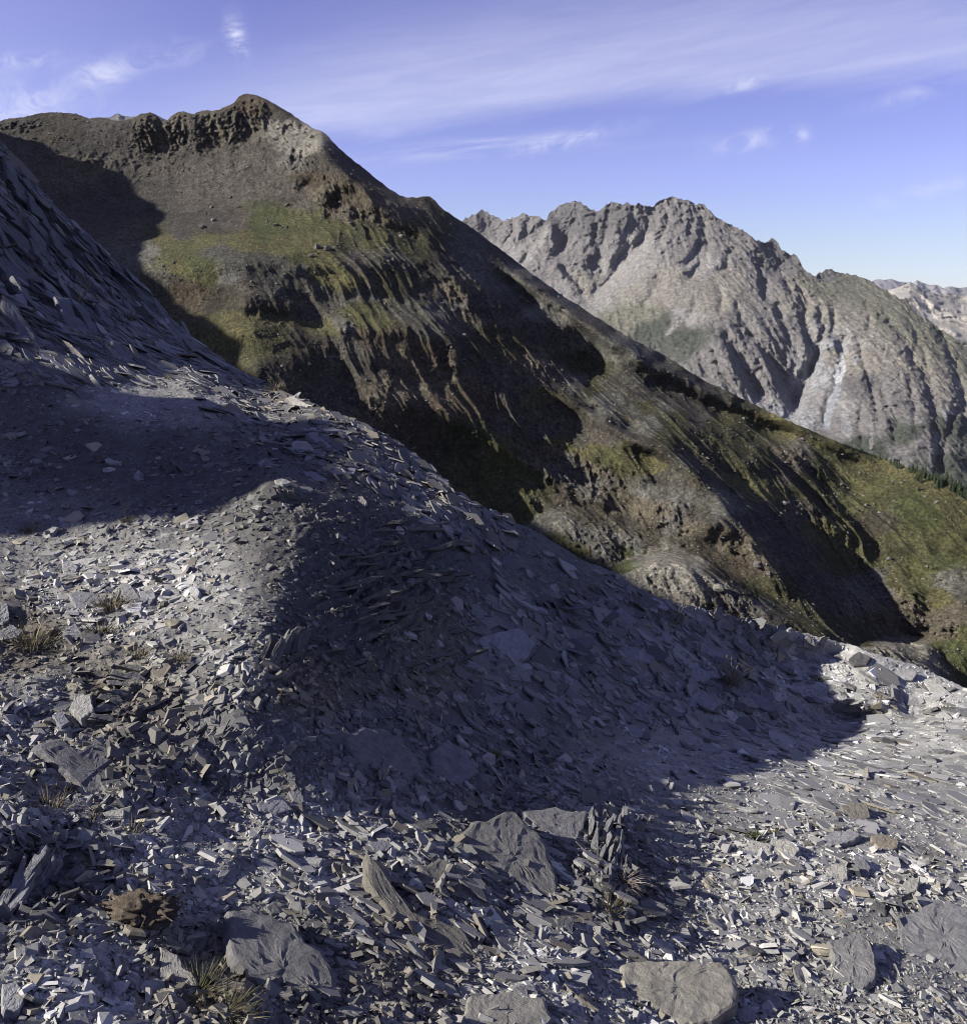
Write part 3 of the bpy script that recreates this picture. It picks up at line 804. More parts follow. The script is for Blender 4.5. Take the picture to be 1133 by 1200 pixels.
SCREE, DSCREE, ROCKD, ROCKT, ROCKP, RUST = (0.118, 0.103, 0.086), (0.092, 0.082, 0.072), (0.10, 0.09, 0.076), (0.165, 0.14, 0.102), (0.19, 0.178, 0.155), (0.106, 0.083, 0.057)
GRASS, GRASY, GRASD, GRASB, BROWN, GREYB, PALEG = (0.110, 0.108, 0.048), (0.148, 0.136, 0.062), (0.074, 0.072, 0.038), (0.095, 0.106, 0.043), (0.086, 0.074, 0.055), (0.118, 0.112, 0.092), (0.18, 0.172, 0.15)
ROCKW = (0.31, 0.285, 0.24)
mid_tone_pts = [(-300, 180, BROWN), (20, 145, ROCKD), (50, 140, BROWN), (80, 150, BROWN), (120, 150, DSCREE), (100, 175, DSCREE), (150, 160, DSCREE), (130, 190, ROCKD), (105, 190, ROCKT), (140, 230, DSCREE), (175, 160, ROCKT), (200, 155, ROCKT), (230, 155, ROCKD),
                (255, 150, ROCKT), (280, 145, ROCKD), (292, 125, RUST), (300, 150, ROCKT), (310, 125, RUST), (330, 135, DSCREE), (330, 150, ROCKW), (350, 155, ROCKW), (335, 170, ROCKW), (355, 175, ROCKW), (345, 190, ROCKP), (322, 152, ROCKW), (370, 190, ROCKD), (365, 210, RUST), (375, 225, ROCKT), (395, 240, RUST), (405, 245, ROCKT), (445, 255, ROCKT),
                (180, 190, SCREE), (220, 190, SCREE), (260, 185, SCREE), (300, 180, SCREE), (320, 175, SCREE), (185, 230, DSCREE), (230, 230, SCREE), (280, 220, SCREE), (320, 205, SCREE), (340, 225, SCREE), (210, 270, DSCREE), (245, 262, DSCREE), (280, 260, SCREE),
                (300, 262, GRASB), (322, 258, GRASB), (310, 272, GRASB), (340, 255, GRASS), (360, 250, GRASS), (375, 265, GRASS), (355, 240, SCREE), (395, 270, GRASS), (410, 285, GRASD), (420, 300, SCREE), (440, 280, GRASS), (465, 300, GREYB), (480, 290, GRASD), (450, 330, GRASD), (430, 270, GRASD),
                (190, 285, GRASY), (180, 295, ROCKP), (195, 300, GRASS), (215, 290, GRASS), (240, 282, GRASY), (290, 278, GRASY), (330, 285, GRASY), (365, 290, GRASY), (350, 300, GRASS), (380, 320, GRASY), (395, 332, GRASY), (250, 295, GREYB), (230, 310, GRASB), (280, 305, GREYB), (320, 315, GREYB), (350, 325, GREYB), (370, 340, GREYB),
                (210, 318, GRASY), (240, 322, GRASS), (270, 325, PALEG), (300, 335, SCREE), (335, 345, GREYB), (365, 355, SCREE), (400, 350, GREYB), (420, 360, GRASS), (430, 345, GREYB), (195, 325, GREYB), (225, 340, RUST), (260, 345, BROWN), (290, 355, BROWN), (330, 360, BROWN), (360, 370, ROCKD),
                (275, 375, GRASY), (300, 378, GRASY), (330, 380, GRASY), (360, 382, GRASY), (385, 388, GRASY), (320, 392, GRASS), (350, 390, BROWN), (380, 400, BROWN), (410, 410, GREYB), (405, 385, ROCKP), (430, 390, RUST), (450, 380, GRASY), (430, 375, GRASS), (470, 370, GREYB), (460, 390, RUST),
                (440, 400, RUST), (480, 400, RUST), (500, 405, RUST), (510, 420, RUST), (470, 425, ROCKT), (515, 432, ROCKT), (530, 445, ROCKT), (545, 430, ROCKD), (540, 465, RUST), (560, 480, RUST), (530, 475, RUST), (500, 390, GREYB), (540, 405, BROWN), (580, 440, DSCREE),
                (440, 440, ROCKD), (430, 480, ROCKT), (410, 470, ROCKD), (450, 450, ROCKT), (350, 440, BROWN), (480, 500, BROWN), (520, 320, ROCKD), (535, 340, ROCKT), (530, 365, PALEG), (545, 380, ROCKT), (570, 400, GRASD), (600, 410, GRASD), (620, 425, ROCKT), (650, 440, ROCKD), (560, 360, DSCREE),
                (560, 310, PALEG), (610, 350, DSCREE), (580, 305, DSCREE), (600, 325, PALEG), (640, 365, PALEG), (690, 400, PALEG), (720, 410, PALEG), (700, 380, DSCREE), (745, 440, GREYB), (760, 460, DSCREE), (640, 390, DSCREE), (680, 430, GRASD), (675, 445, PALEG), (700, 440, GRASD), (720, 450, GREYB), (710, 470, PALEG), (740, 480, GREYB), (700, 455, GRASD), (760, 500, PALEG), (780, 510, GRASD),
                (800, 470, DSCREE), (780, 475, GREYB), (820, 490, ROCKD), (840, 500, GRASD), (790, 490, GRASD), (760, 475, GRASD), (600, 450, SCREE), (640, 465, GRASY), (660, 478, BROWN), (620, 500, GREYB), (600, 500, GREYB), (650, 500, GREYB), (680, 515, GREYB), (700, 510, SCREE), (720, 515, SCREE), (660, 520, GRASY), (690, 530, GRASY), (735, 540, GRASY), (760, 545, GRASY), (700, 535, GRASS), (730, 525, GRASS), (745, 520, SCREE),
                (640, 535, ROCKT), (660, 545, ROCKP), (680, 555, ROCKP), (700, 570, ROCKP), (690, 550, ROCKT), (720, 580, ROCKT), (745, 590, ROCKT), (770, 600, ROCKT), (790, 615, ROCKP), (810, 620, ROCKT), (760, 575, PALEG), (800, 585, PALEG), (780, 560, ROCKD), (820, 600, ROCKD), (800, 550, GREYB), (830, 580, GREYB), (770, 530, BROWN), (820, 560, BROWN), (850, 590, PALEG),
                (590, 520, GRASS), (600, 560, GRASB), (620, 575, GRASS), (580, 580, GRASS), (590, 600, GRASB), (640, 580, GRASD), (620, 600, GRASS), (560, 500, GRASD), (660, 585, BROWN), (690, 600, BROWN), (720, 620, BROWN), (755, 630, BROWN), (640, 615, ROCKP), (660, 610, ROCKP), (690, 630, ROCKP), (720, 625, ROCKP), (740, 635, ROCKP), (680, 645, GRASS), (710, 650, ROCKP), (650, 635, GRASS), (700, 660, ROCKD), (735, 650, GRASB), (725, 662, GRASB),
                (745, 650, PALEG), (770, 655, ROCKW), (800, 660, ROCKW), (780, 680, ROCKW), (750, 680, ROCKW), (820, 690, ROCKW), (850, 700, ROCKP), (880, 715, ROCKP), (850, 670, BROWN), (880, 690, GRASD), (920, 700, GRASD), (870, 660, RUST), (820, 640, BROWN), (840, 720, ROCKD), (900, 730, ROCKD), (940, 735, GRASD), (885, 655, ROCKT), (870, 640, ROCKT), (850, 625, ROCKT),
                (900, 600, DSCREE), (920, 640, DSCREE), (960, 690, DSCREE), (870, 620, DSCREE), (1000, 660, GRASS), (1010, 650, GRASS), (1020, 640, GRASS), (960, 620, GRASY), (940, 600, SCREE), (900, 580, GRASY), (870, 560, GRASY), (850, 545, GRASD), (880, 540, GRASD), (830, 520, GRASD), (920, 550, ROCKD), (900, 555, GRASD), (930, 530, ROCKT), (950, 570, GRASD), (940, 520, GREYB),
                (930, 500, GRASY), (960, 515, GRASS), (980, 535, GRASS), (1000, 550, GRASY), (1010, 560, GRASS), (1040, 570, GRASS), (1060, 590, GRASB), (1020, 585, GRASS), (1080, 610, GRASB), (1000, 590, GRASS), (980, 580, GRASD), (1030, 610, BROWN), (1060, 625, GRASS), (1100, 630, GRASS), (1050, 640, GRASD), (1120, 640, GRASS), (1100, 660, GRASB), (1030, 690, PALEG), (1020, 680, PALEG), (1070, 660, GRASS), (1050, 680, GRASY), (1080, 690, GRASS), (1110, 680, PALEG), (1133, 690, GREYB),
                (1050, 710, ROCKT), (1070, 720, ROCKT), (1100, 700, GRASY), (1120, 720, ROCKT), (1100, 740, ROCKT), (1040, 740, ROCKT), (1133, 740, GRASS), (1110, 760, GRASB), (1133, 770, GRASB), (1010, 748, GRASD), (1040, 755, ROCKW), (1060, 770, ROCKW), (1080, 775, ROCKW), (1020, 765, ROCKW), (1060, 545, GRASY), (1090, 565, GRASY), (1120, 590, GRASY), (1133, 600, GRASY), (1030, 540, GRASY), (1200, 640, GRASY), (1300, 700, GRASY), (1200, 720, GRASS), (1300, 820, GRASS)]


def rock_amount(C):
    """how rocky the ground is, from its colour: grass is greener than it is red"""
    g = C[..., 1] - C[..., 0] * 0.86
    grass = np.clip((C[..., 1] * 0.55 - C[..., 2]) * 30, 0, 1)
    return 1 - grass


_mid_cache = {}


def mid_c(P, X, Y):
    q = P / 34.0
    wx = X + 13 * fbm(q, 4) + 9 * fbm(q * 4.3, 4)
    wy = Y + 8 * fbm(q + 7.7, 4) + 5.0 * fbm(q * 4.3 + 2, 4)
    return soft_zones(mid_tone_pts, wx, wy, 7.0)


CLIFFS = [(175, 158, 16, 20, 1.3), (205, 155, 16, 20, 1.3), (240, 152, 18, 22, 1.3), (275, 145, 18, 24, 1.3), (300, 138, 14, 26, 1.1), (335, 150, 20, 12, .8), (352, 185, 22, 22, .9), (385, 228, 22, 20, .9), (430, 252, 30, 12, .7), (535, 345, 16, 26, .8), (620, 430, 40, 16, .7), (330, 365, 50, 14, .7),
          (405, 385, 8, 10, 1.), (520, 435, 26, 20, .9), (428, 480, 16, 22, .9), (455, 450, 12, 12, .8), (560, 525, 16, 14, .6), (690, 560, 44, 26, 1.0), (780, 610, 40, 22, 1.0), (870, 640, 22, 20, .9), (700, 635, 50, 26, .9), (770, 680, 40, 26, .8), (850, 705, 40, 20, 1.0), (1060, 710, 26, 24, .9), (1100, 735, 30, 16, .9),
          (1050, 768, 40, 16, .9), (610, 590, 26, 10, .7), (930, 530, 16, 10, .7), (960, 600, 30, 24, .6), (830, 520, 30, 20, .5), (20, 145, 30, 10, .7), (100, 192, 30, 10, .6)]


RIB_O = world(600.0, 400.0, math.exp(mt(600.0, 400.0)))
RIB_E = world(750.0, 556.0, math.exp(mt(750.0, 556.0))) - RIB_O
RIB_E /= np.linalg.norm(RIB_E)
RIB_F = world(560.0, 470.0, math.exp(mt(560.0, 470.0))) - RIB_O
RIB_F -= RIB_E * (RIB_F @ RIB_E)
RIB_F /= np.linalg.norm(RIB_F)


def mid_relief(P, X, Y):
    C = mid_c(P, X, Y)
    _mid_cache['c'] = C
    R = rock_amount(C)
    cl = np.zeros_like(X)
    for a, b, rx, ry, s in CLIFFS:
        cl = np.maximum(cl, s * np.exp(-((X - a) / rx) ** 2 - ((Y - b) / ry) ** 2))
    t = np.linalg.norm(P - EYE, axis=-1)
    k = t / 800.0
    s1 = np.stack([P[..., 0] / 16, P[..., 1] / 30, P[..., 2] / 34], -1)
    g = ridged(s1 + 0.4 * fbm(P / 40, 2)[..., None], 4)
    g2 = ridged(np.stack([P[..., 0] / 6, P[..., 1] / 9, P[..., 2] / 13], -1), 3)
    roll = fbm(P / 60.0, 4)
    fine = fbm(P / 7.0, 4)
    # low benches and hummocks
    # broken rock: blocks cut by joints, so that faces are flat and edges sharp
    q1 = terrace(P[..., 2] / 7.5 + 1.6 * fbm(P / 16, 3), 4.0)
    q2 = terrace((P[..., 0] + .5 * P[..., 2]) / 6.5 + 1.8 * fbm(P / 13 + 4, 3), 3.5)
    crag = ridged(np.stack([(P[..., 0] + .3 * P[..., 2]) / 11, P[..., 1] / 26, P[..., 2] / 30], -1), 5, gain=.66)
    d = -(roll * 3 + R * (g - 0.4) * 2.2 + cl * ((crag - 0.35) * 13 + q1 * 3.2 + q2 * 3.8 + (g2 - 0.3) * 4) + fine * (0.3 + 0.8 * R + 1.5 * cl) + R * fbm(P / 2.4, 3, gain=.7) * .7)
    # benches: treads of turf and steeper risers
    d = d - terrace(P[..., 2] / 17.0 + 1.5 * fbm(P / 60.0 + 5, 3), 2.6) * 3.2 * (1 - cl) * np.clip((Y - MIDSKYF(X)) / 40.0, 0, 1) * np.interp(X, [0, 180, 330, 1133], [.1, .2, 1, .8])
    # parallel ribs and runnels that slant down to the right
    e_ = (P - RIB_O) @ RIB_E
    f_ = (P - RIB_O) @ RIB_F
    wv = 14 * fbm(P / 70.0, 3)
    rb = ridged(np.stack([(f_ + wv) / 30, e_ / 190, f_ * 0 + 4], -1), 3) * 11 + ridged(np.stack([(f_ + wv) / 11, e_ / 70, f_ * 0 + 6], -1), 3) * 4.2
    d = d - (rb - 6) * np.interp(X, [0, 300, 420, 1133], [.15, .3, 1, .9]) * np.clip((Y - MIDSKYF(X)) / 60.0, .1, 1)
    fade = np.clip((Y - MIDSKYF(X)) / 5.0, 0.15, 1)
    return d * np.clip(k, 0.35, 1.3) * fade




# footpaths and the track worn into the turf
FOOTPATHS = [([(700, 457), (720, 456), (740, 458), (760, 459), (786, 461)], .7), ([(962, 538), (970, 535), (978, 532)], .7), ([(974, 592), (980, 580), (984, 570), (985, 566)], .6), ([(988, 556), (994, 551), (1000, 547)], .6),
             ([(712, 664), (735, 655), (752, 650), (775, 645)], 1.5), ([(1040, 664), (1048, 660), (1058, 655)], .7), ([(668, 442), (680, 455), (690, 470)], 1.6), ([(700, 446), (722, 470), (745, 500)], 1.6), ([(1016, 686), (1028, 680), (1030, 692), (1024, 698)], 3.0)]


def mid_tones(P, X, Y):
    c = _mid_cache['c']
    R = rock_amount(c)
    st = fbm(P / 11.0, 5)
    blot = fbm(P / 45.0 + 3, 4)
    mot = fbm(P / 3.6, 4, gain=.7)
    c = c * np.clip(1 + 0.6 * st + 1.05 * mot * (0.6 + 0.4 * R) + 0.35 * blot, .25, 2.2)[..., None]
    # dark heath and bare earth break up the turf
    hz = np.clip(fbm(P / 14.0 + 21, 5, gain=.62) * 3.2 - .1, 0, 1)[..., None] * (1 - R)[..., None] * 0.42
    c = c * (1 - hz) + np.array((.06, .052, .036)) * hz
    # runnels of paler scree and darker turf down the slopes
    run = fbm(np.stack([(P[..., 0] + 0.6 * P[..., 2]) / 5.5, P[..., 1] / 40, P[..., 2] / 40], -1), 3)
    c = c * (1 + 0.35 * R * run)[..., None]
    # scattered stones on turf
    sp = np.clip((perlin(P / 3.0) - 0.55) * 7, 0, 1) * np.clip(blot * 4 + 0.4, 0, 1) * 0.6
    c = c * (1 - sp)[..., None] + np.array((0.27, 0.25, 0.22)) * sp[..., None]
    yg = np.clip(fbm(P / 28.0 + 11, 4) * 2.2, 0, 1) * (1 - R) * 0.55
    c = c * (1 - yg)[..., None] + np.array(GRASY) * yg[..., None]
    for pl, w in FOOTPATHS:
        pl = np.array(pl, float)
        for (ax, ay), (bx, by) in zip(pl[:-1], pl[1:]):
            tt = np.clip(((X - ax) * (bx - ax) + (Y - ay) * (by - ay)) / ((bx - ax) ** 2 + (by - ay) ** 2), 0, 1)
            dd = np.hypot(X - ax - tt * (bx - ax), Y - ay - tt * (by - ay))
            m = np.clip((w - dd) / .6 + .5, 0, 1)[..., None] * .75
            c = c * (1 - m) + np.array((.20, .175, .14)) * m
    return np.clip(c * np.array((0.485, 0.495, 0.50)), 0.008, 0.5)


mat_mid = ground_mat('mountain_ground', 0.42, 0.95, 0.6, 0.62, lo=0.35, hi=0.65, bdist=1.7)
mid_mt, MIDG = slope_sheet('mountain', np.concatenate([np.arange(-420, -12, 6.0), np.arange(-12, 1150, 1.25), np.arange(1150, 1520, 6.0)]), sky_line(MID_SKY),
                           lambda x: np.interp(x, [-420, 100, 300, 560, 860, 1133, 1520], [520, 480, 510, 640, 770, 850, 930]), 405,
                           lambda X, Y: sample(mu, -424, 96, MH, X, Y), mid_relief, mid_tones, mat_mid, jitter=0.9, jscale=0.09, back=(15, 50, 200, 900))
tag(mid_mt, 'steep grass and scree mountainside below a rocky summit', None, None, 'structure')

sx = np.linspace(-1, 1, 41)
SXX, SYY = np.meshgrid(sx, np.concatenate([[-300, -100, 100, 220], yb, [1350, 1400]]), indexing='ij')
zc = np.interp(SYY, np.concatenate([[-300, 220], yb, [1400]]), np.concatenate([[-380, zb[0] - 260], zb - 260 * np.clip((yb - 1130) / 180, 0, 1) ** 1.5, [zb[-1] - 420]]))
Ps = np.stack([SPX + np.where(SXX > 0, SXX * 230, SXX * 560), SYY, zc - np.where(SXX > 0, 300, 350) * np.abs(SXX) ** 1.1], -1)
edge = np.clip(np.abs(SXX) * 6, 0.12, 1)
Ps[..., 2] -= 4 + edge * (14 * np.abs(fbm(Ps / 70.0, 4)) + 6 * ridged(Ps / 40.0, 3)) * (np.abs(SXX) > 0.02)
cs = np.zeros(Ps.shape) + np.array(BROWN)
cs *= (1 + 0.5 * fbm(Ps / 25.0, 4))[..., None]
spur = link('shade_spur', mesh_np('shade_spur', Ps.reshape(-1, 3), grid_faces(*SXX.shape), mat_mid, cs.reshape(-1, 3)))
tag(spur, 'brown hill added out of view at the left to cast the cirque shade', None, None, 'structure')

# valley floor: one sheet out to the horizon
R_ = np.concatenate([[0.0], np.geomspace(300, 25000, 36)])
A_ = np.linspace(0, 2 * math.pi, 97)
RR, AA = np.meshgrid(R_, A_, indexing='ij')
Pv = np.stack([RR * np.sin(AA), RR * np.cos(AA), np.full(RR.shape, -900.0)], -1)
Pv[..., 2] += 260 * fbm(Pv / 2600.0, 4) * np.clip(RR / 2000, 0, 1)
vf = np.zeros(Pv.shape) + np.array((0.07, 0.075, 0.04))
valley = link('valley_ground', mesh_np('valley_ground', Pv.reshape(-1, 3), grid_faces(*RR.shape)[:, ::-1], mat_far, vf.reshape(-1, 3)))
tag(valley, 'green valley floor far below', None, None, 'structure')

# ================================================================== the slate spur in the foreground
FG_SKY = [(-420, -300), (-300, -150), (-120, 70), (-40, 148), (0, 168), (8, 174), (20, 186), (35, 206), (60, 236), (80, 255), (100, 273), (130, 300), (150, 318), (175, 342), (200, 372), (225, 394), (250, 413), (275, 430), (300, 444), (330, 457),
          (350, 466), (370, 473), (385, 483), (410, 490), (440, 503), (470, 520), (500, 545), (530, 572), (560, 592), (590, 606), (620, 618), (650, 636), (680, 655), (700, 663), (725, 672), (740, 685), (770, 700), (800, 708), (850, 719),
          (900, 731), (940, 741), (980, 752), (1000, 757), (1030, 768), (1060, 776), (1085, 784), (1105, 795), (1133, 806), (1250, 850), (1500, 950)]
FG_SHADE = [
    [(425, 590), (400, 596), (370, 612), (345, 630), (335, 660), (330, 690), (318, 720), (305, 750), (285, 790), (275, 830), (300, 868), (330, 890), (350, 920), (372, 940), (430, 946), (520, 950), (585, 946), (600, 926), (640, 897), (680, 877),
     (720, 870), (770, 872), (820, 862), (850, 852), (880, 857), (910, 850), (960, 842), (1020, 838), (1090, 835), (1060, 825), (1000, 820), (960, 815), (928, 805), (918, 785), (928, 770), (1000, 758), (940, 740), (850, 716), (740, 680), (700, 660), (600, 610), (540, 592), (500, 600), (460, 598)],
    [(330, 560), (380, 575), (430, 592), (400, 600), (340, 590), (300, 575)],
]
FG_RIB_SHADE = [
    [(0, 600), (60, 592), (110, 602), (150, 612), (200, 612), (240, 600), (300, 605), (330, 620), (370, 600), (425, 590), (480, 585), (530, 575), (500, 545), (440, 503), (400, 490), (300, 470), (250, 465), (200, 470), (140, 470), (110, 460), (0, 440)],
]
fg_ctl = [(0, 158, 22), (60, 236, 24), (130, 300, 25.5), (200, 372, 25), (250, 413, 23), (300, 444, 19), (340, 461, 15.5), (0, 240, 17), (0, 320, 14), (60, 330, 17), (120, 360, 20), (180, 400, 20), (0, 400, 11.6), (60, 400, 12.8), (110, 420, 13.6), (170, 430, 15.5), (230, 440, 15.5), (0, 460, 10.6), (120, 455, 12.6),
          (200, 462, 13.0), (270, 470, 12.8), (370, 480, 12.6), (440, 503, 11.8), (500, 545, 11.1), (560, 592, 10.5), (700, 662, 10.3), (800, 708, 10.3), (900, 731, 10.5), (1000, 757, 10.5), (1133, 806, 10.2), (1250, 850, 10),
          (0, 520, 9.2), (120, 520, 9.7), (250, 520, 10.2), (350, 530, 10.4), (0, 600, 7.6), (120, 600, 7.8), (250, 600, 8.0), (350, 580, 8.6), (425, 590, 8.2), (340, 650, 6.85), (200, 660, 6.6), (0, 700, 5.7), (200, 730, 5.5), (320, 710, 5.95), (0, 800, 4.4), (200, 820, 4.5), (290, 790, 4.9),
          (450, 700, 7.2), (450, 800, 6.0), (530, 640, 9.2), (540, 740, 7.9), (600, 750, 8.1), (500, 850, 5.5), (640, 680, 9.4), (750, 800, 8.2), (850, 790, 8.9), (900, 800, 9.2), (1000, 800, 9.7), (1090, 835, 9.3), (350, 900, 4.35), (440, 950, 4.6), (600, 930, 5.1), (700, 880, 6.1), (760, 872, 6.6), (900, 860, 7.4), (1000, 870, 7.9),
          (1133, 870, 8.4), (0, 950, 3.25), (150, 950, 3.5), (0, 1200, 2.25), (150, 1080, 2.8), (300, 1000, 3.7), (300, 1200, 2.75), (566, 1000, 4.3), (566, 1100, 3.75), (566, 1200, 3.3), (850, 1000, 5.1), (850, 1100, 4.35), (850, 1200, 3.75), (1000, 950, 6.0), (1133, 950, 6.6), (1133, 1020, 5.5), (1133, 1200, 4.05),
          (-120, 300, 11), (-120, 460, 9.2), (-120, 600, 6.6), (-120, 800, 4.0), (-120, 1200, 1.95), (-420, 500, 6.4), (-420, 800, 3.1), (-420, 1200, 1.6), (-300, 200, 9), (-420, 0, 9.5), (-120, 60, 16.5), (1250, 950, 6.8), (1250, 1200, 4.3), (1500, 950, 9.4), (1500, 1200, 4.8), (566, 1500, 2.2), (0, 1500, 1.6), (1133, 1500, 2.7), (-420, 1500, 1.2), (1500, 1500, 3.2)]
fgt = tps([(a, b) for a, b, c in fg_ctl], [math.log(c) for a, b, c in fg_ctl], 1.5e-3)
GH = 4.0
gX, gY, gM = shade_map(FG_SHADE, -420, -300, 1504, 1504, GH, 14.0, 40.0)
FGSKYF = sky_line(FG_SKY)
_gy = np.maximum(gY, FGSKYF(gX) - 6)
mg_ = 0.20 + 0.46 * np.clip((gY - 880) / 60, 0, 1) * (0.85 + 0.15 * np.clip((gX - 250) / 120, 0, 1)) + 0.30 * np.clip((gX - 800) / 60, 0, 1)
mg_ = mg_ + 0.15 * np.exp(-((gX - 150) / 160) ** 2 - ((gY - 690) / 90) ** 2)
gu = carve(fgt(gX, _gy), gX, gY, GH, gM, eps=0.06, margin=mg_, relax=150)
gu = 0.4 * gu + 0.6 * blur(gu, 1.0)
# ------ unseen slate rib added at the left, crest fitted to shade the upper terrace
RIBX = -17.0
_, _, rM = shade_map(FG_RIB_SHADE, -420, -300, 1504, 1504, GH, 16.0, 50.0)
Pg = world(gX, gY, np.exp(gu))
kk = (Pg[..., 0] - RIBX) / LW[0]
Gy_, Gz_ = Pg[..., 1] - LW[1] * kk, Pg[..., 2] - LW[2] * kk
vis = (gY > FGSKYF(gX) + 2) & (gX > 0) & (gX < 420) & (gY < 760) & (gY > 445) & ~gM
rib_y = np.arange(1.0, 15.0, 0.15)
rib_z = np.full(len(rib_y), np.nan)
for i, y_ in enumerate(rib_y):
    m = vis & (np.abs(Gy_ - y_) < 0.14)
    if m.sum() < 10:
        continue
    zs, sh = Gz_[m], rM[m]
    cand = np.linspace(zs.min() - .1, zs.max() + .1, 50)
    rib_z[i] = cand[int(np.argmin([((zs < c) != sh).sum() for c in cand]))]
_ok = ~np.isnan(rib_z)
rib_z = np.interp(rib_y, rib_y[_ok], rib_z[_ok])
rib_z = rib_z - 2.2 * np.clip((rib_y[_ok][0] + .4 - rib_y) / 0.8, 0, 1)


def fg_logt(px, py):
    return sample(gu, -420, -300, GH, px, py)


def fg_point(px, py):
    return world(np.asarray(px, float), np.asarray(py, float), np.exp(fg_logt(np.asarray(px, float), np.asarray(py, float))))


def blob(X, Y, items):
    m = np.zeros_like(X)
    for a, b, rx, ry, s in items:
        m = np.maximum(m, s * np.exp(-((X - a) / rx) ** 2 - ((Y - b) / ry) ** 2))
    return m


BEDDED = [(450, 690, 90, 80, 1.0), (350, 780, 50, 60, .8), (140, 830, 50, 40, .8), (40, 1000, 60, 70, .7), (715, 1000, 36, 70, .9), (160, 610, 60, 30, .5), (380, 620, 60, 30, .6), (860, 820, 50, 20, .5), (520, 1060, 90, 70, .35)]
SMOOTH = [(1060, 900, 150, 60, 1.), (590, 760, 50, 24, .9), (470, 880, 60, 40, .6), (1000, 1130, 50, 50, .6), (1100, 1110, 60, 60, .8), (330, 1130, 80, 60, .8), (560, 1070, 90, 70, .7), (700, 790, 80, 40, .4), (590, 880, 50, 30, .4), (780, 940, 30, 20, .6), (980, 880, 90, 40, .7), (520, 850, 60, 40, .5)]

_pa, _pb = fg_point(70.0, 262.0), fg_point(235.0, 410.0)
_dl = (_pb - _pa) / np.linalg.norm(_pb - _pa)
_n = np.cross(fg_point(160.0, 330.0) - _pa, fg_point(100.0, 360.0) - _pa)
_n /= np.linalg.norm(_n)
_cr = np.cross(_n, _dl)


def fg_relief(P, X, Y):
    t = np.linalg.norm(P - EYE, axis=-1)
    bank = np.clip((330 - X) / 60, 0, 1) * np.clip((FG_FOOT(X) - 10 - Y) / 55, 0, 1)
    bd = blob(X, Y, BEDDED) * (1 - bank)
    stretch = np.abs(np.gradient(t, axis=0)) / (np.abs(np.gradient(Y, axis=0)) * t / FPX + 1e-9)
    bank = bank * np.clip((5.5 - stretch) / 3.5, 0, 1)
    sm = blob(X, Y, SMOOTH)
    ll = np.clip((420 - X) / 250, 0, 1) * np.clip((Y - 560) / 160, 0, 1)
    near = np.clip((Y - 640) / 120, 0, 1)
    bump = fbm(P / 0.55, 3) * (0.03 + 0.065 * ll) * near
    bump2 = fbm(P / 0.17 + 5, 4) * (0.024 + 0.016 * ll) * (1 - 0.75 * sm)
    fine = fbm(P / 0.035, 3) * 0.0055 * (1 - 0.6 * sm)
    # beds of the outcrops dip away to the upper right
    w = 0.10 * fbm(P / 0.6 + 2, 3)
    s = P[..., 0] * -0.45 + P[..., 2] * 0.85 + P[..., 1] * 0.22 + w
    led = terrace(s / 0.075 + 0.7 * fbm(P / 0.3, 3), 3.0) * 0.065 + terrace(s / 0.022 + fbm(P / 0.2, 2), 2.5) * 0.02
    rough = (ridged(np.stack([P[..., 0] / 0.5, P[..., 1] / 0.5, s / 0.05], -1), 3) - .4) * 0.07
    # cracks in the bare slab
    ck = ridged(np.stack([P[..., 0] / 0.35 + P[..., 1] / 0.5, P[..., 1] / 1.4, P[..., 2] / 0.6], -1), 2)
    crack = np.clip(ck - 0.72, 0, 1) * 0.10 * sm
    # joints that run down the smooth face on the left
    c = (P - _pa) @ _cr + 0.35 * fbm(P / 3.0, 3)
    al = (P - _pa) @ _dl
    q = np.stack([c / 0.9, al / 9.0, c * 0], -1)
    jn = np.clip(ridged(q + 3.1, 3) - 0.50, 0, 1) * 1.6 + terrace(c / 1.3 + 0.4 * fbm(P / 4.0, 2), 9.0) * 0.40
    thin = terrace(c / 0.30 + 0.8 * fbm(np.stack([c / .8, al / 3.0, c * 0], -1), 3), 5.0)
    jn = jn * 1.0 + fbm(np.stack([c / 0.25, al / 2.2, c * 0], -1), 4) * 0.12 + thin * 0.07 + fbm(P / 0.5, 4) * .10 + (0.40 * fbm(P / 0.9, 4) + .5 * (ridged(P / .8, 3) - .4)) * np.clip((60 - X) / 80, 0, 1)
    jn = np.clip(jn, -0.10, 1.3)
    d = -(bump + bump2 + fine) * (1 - bank) - bd * (led * 0.9 + rough) + crack * (1 - bank) + bank * jn
    return d


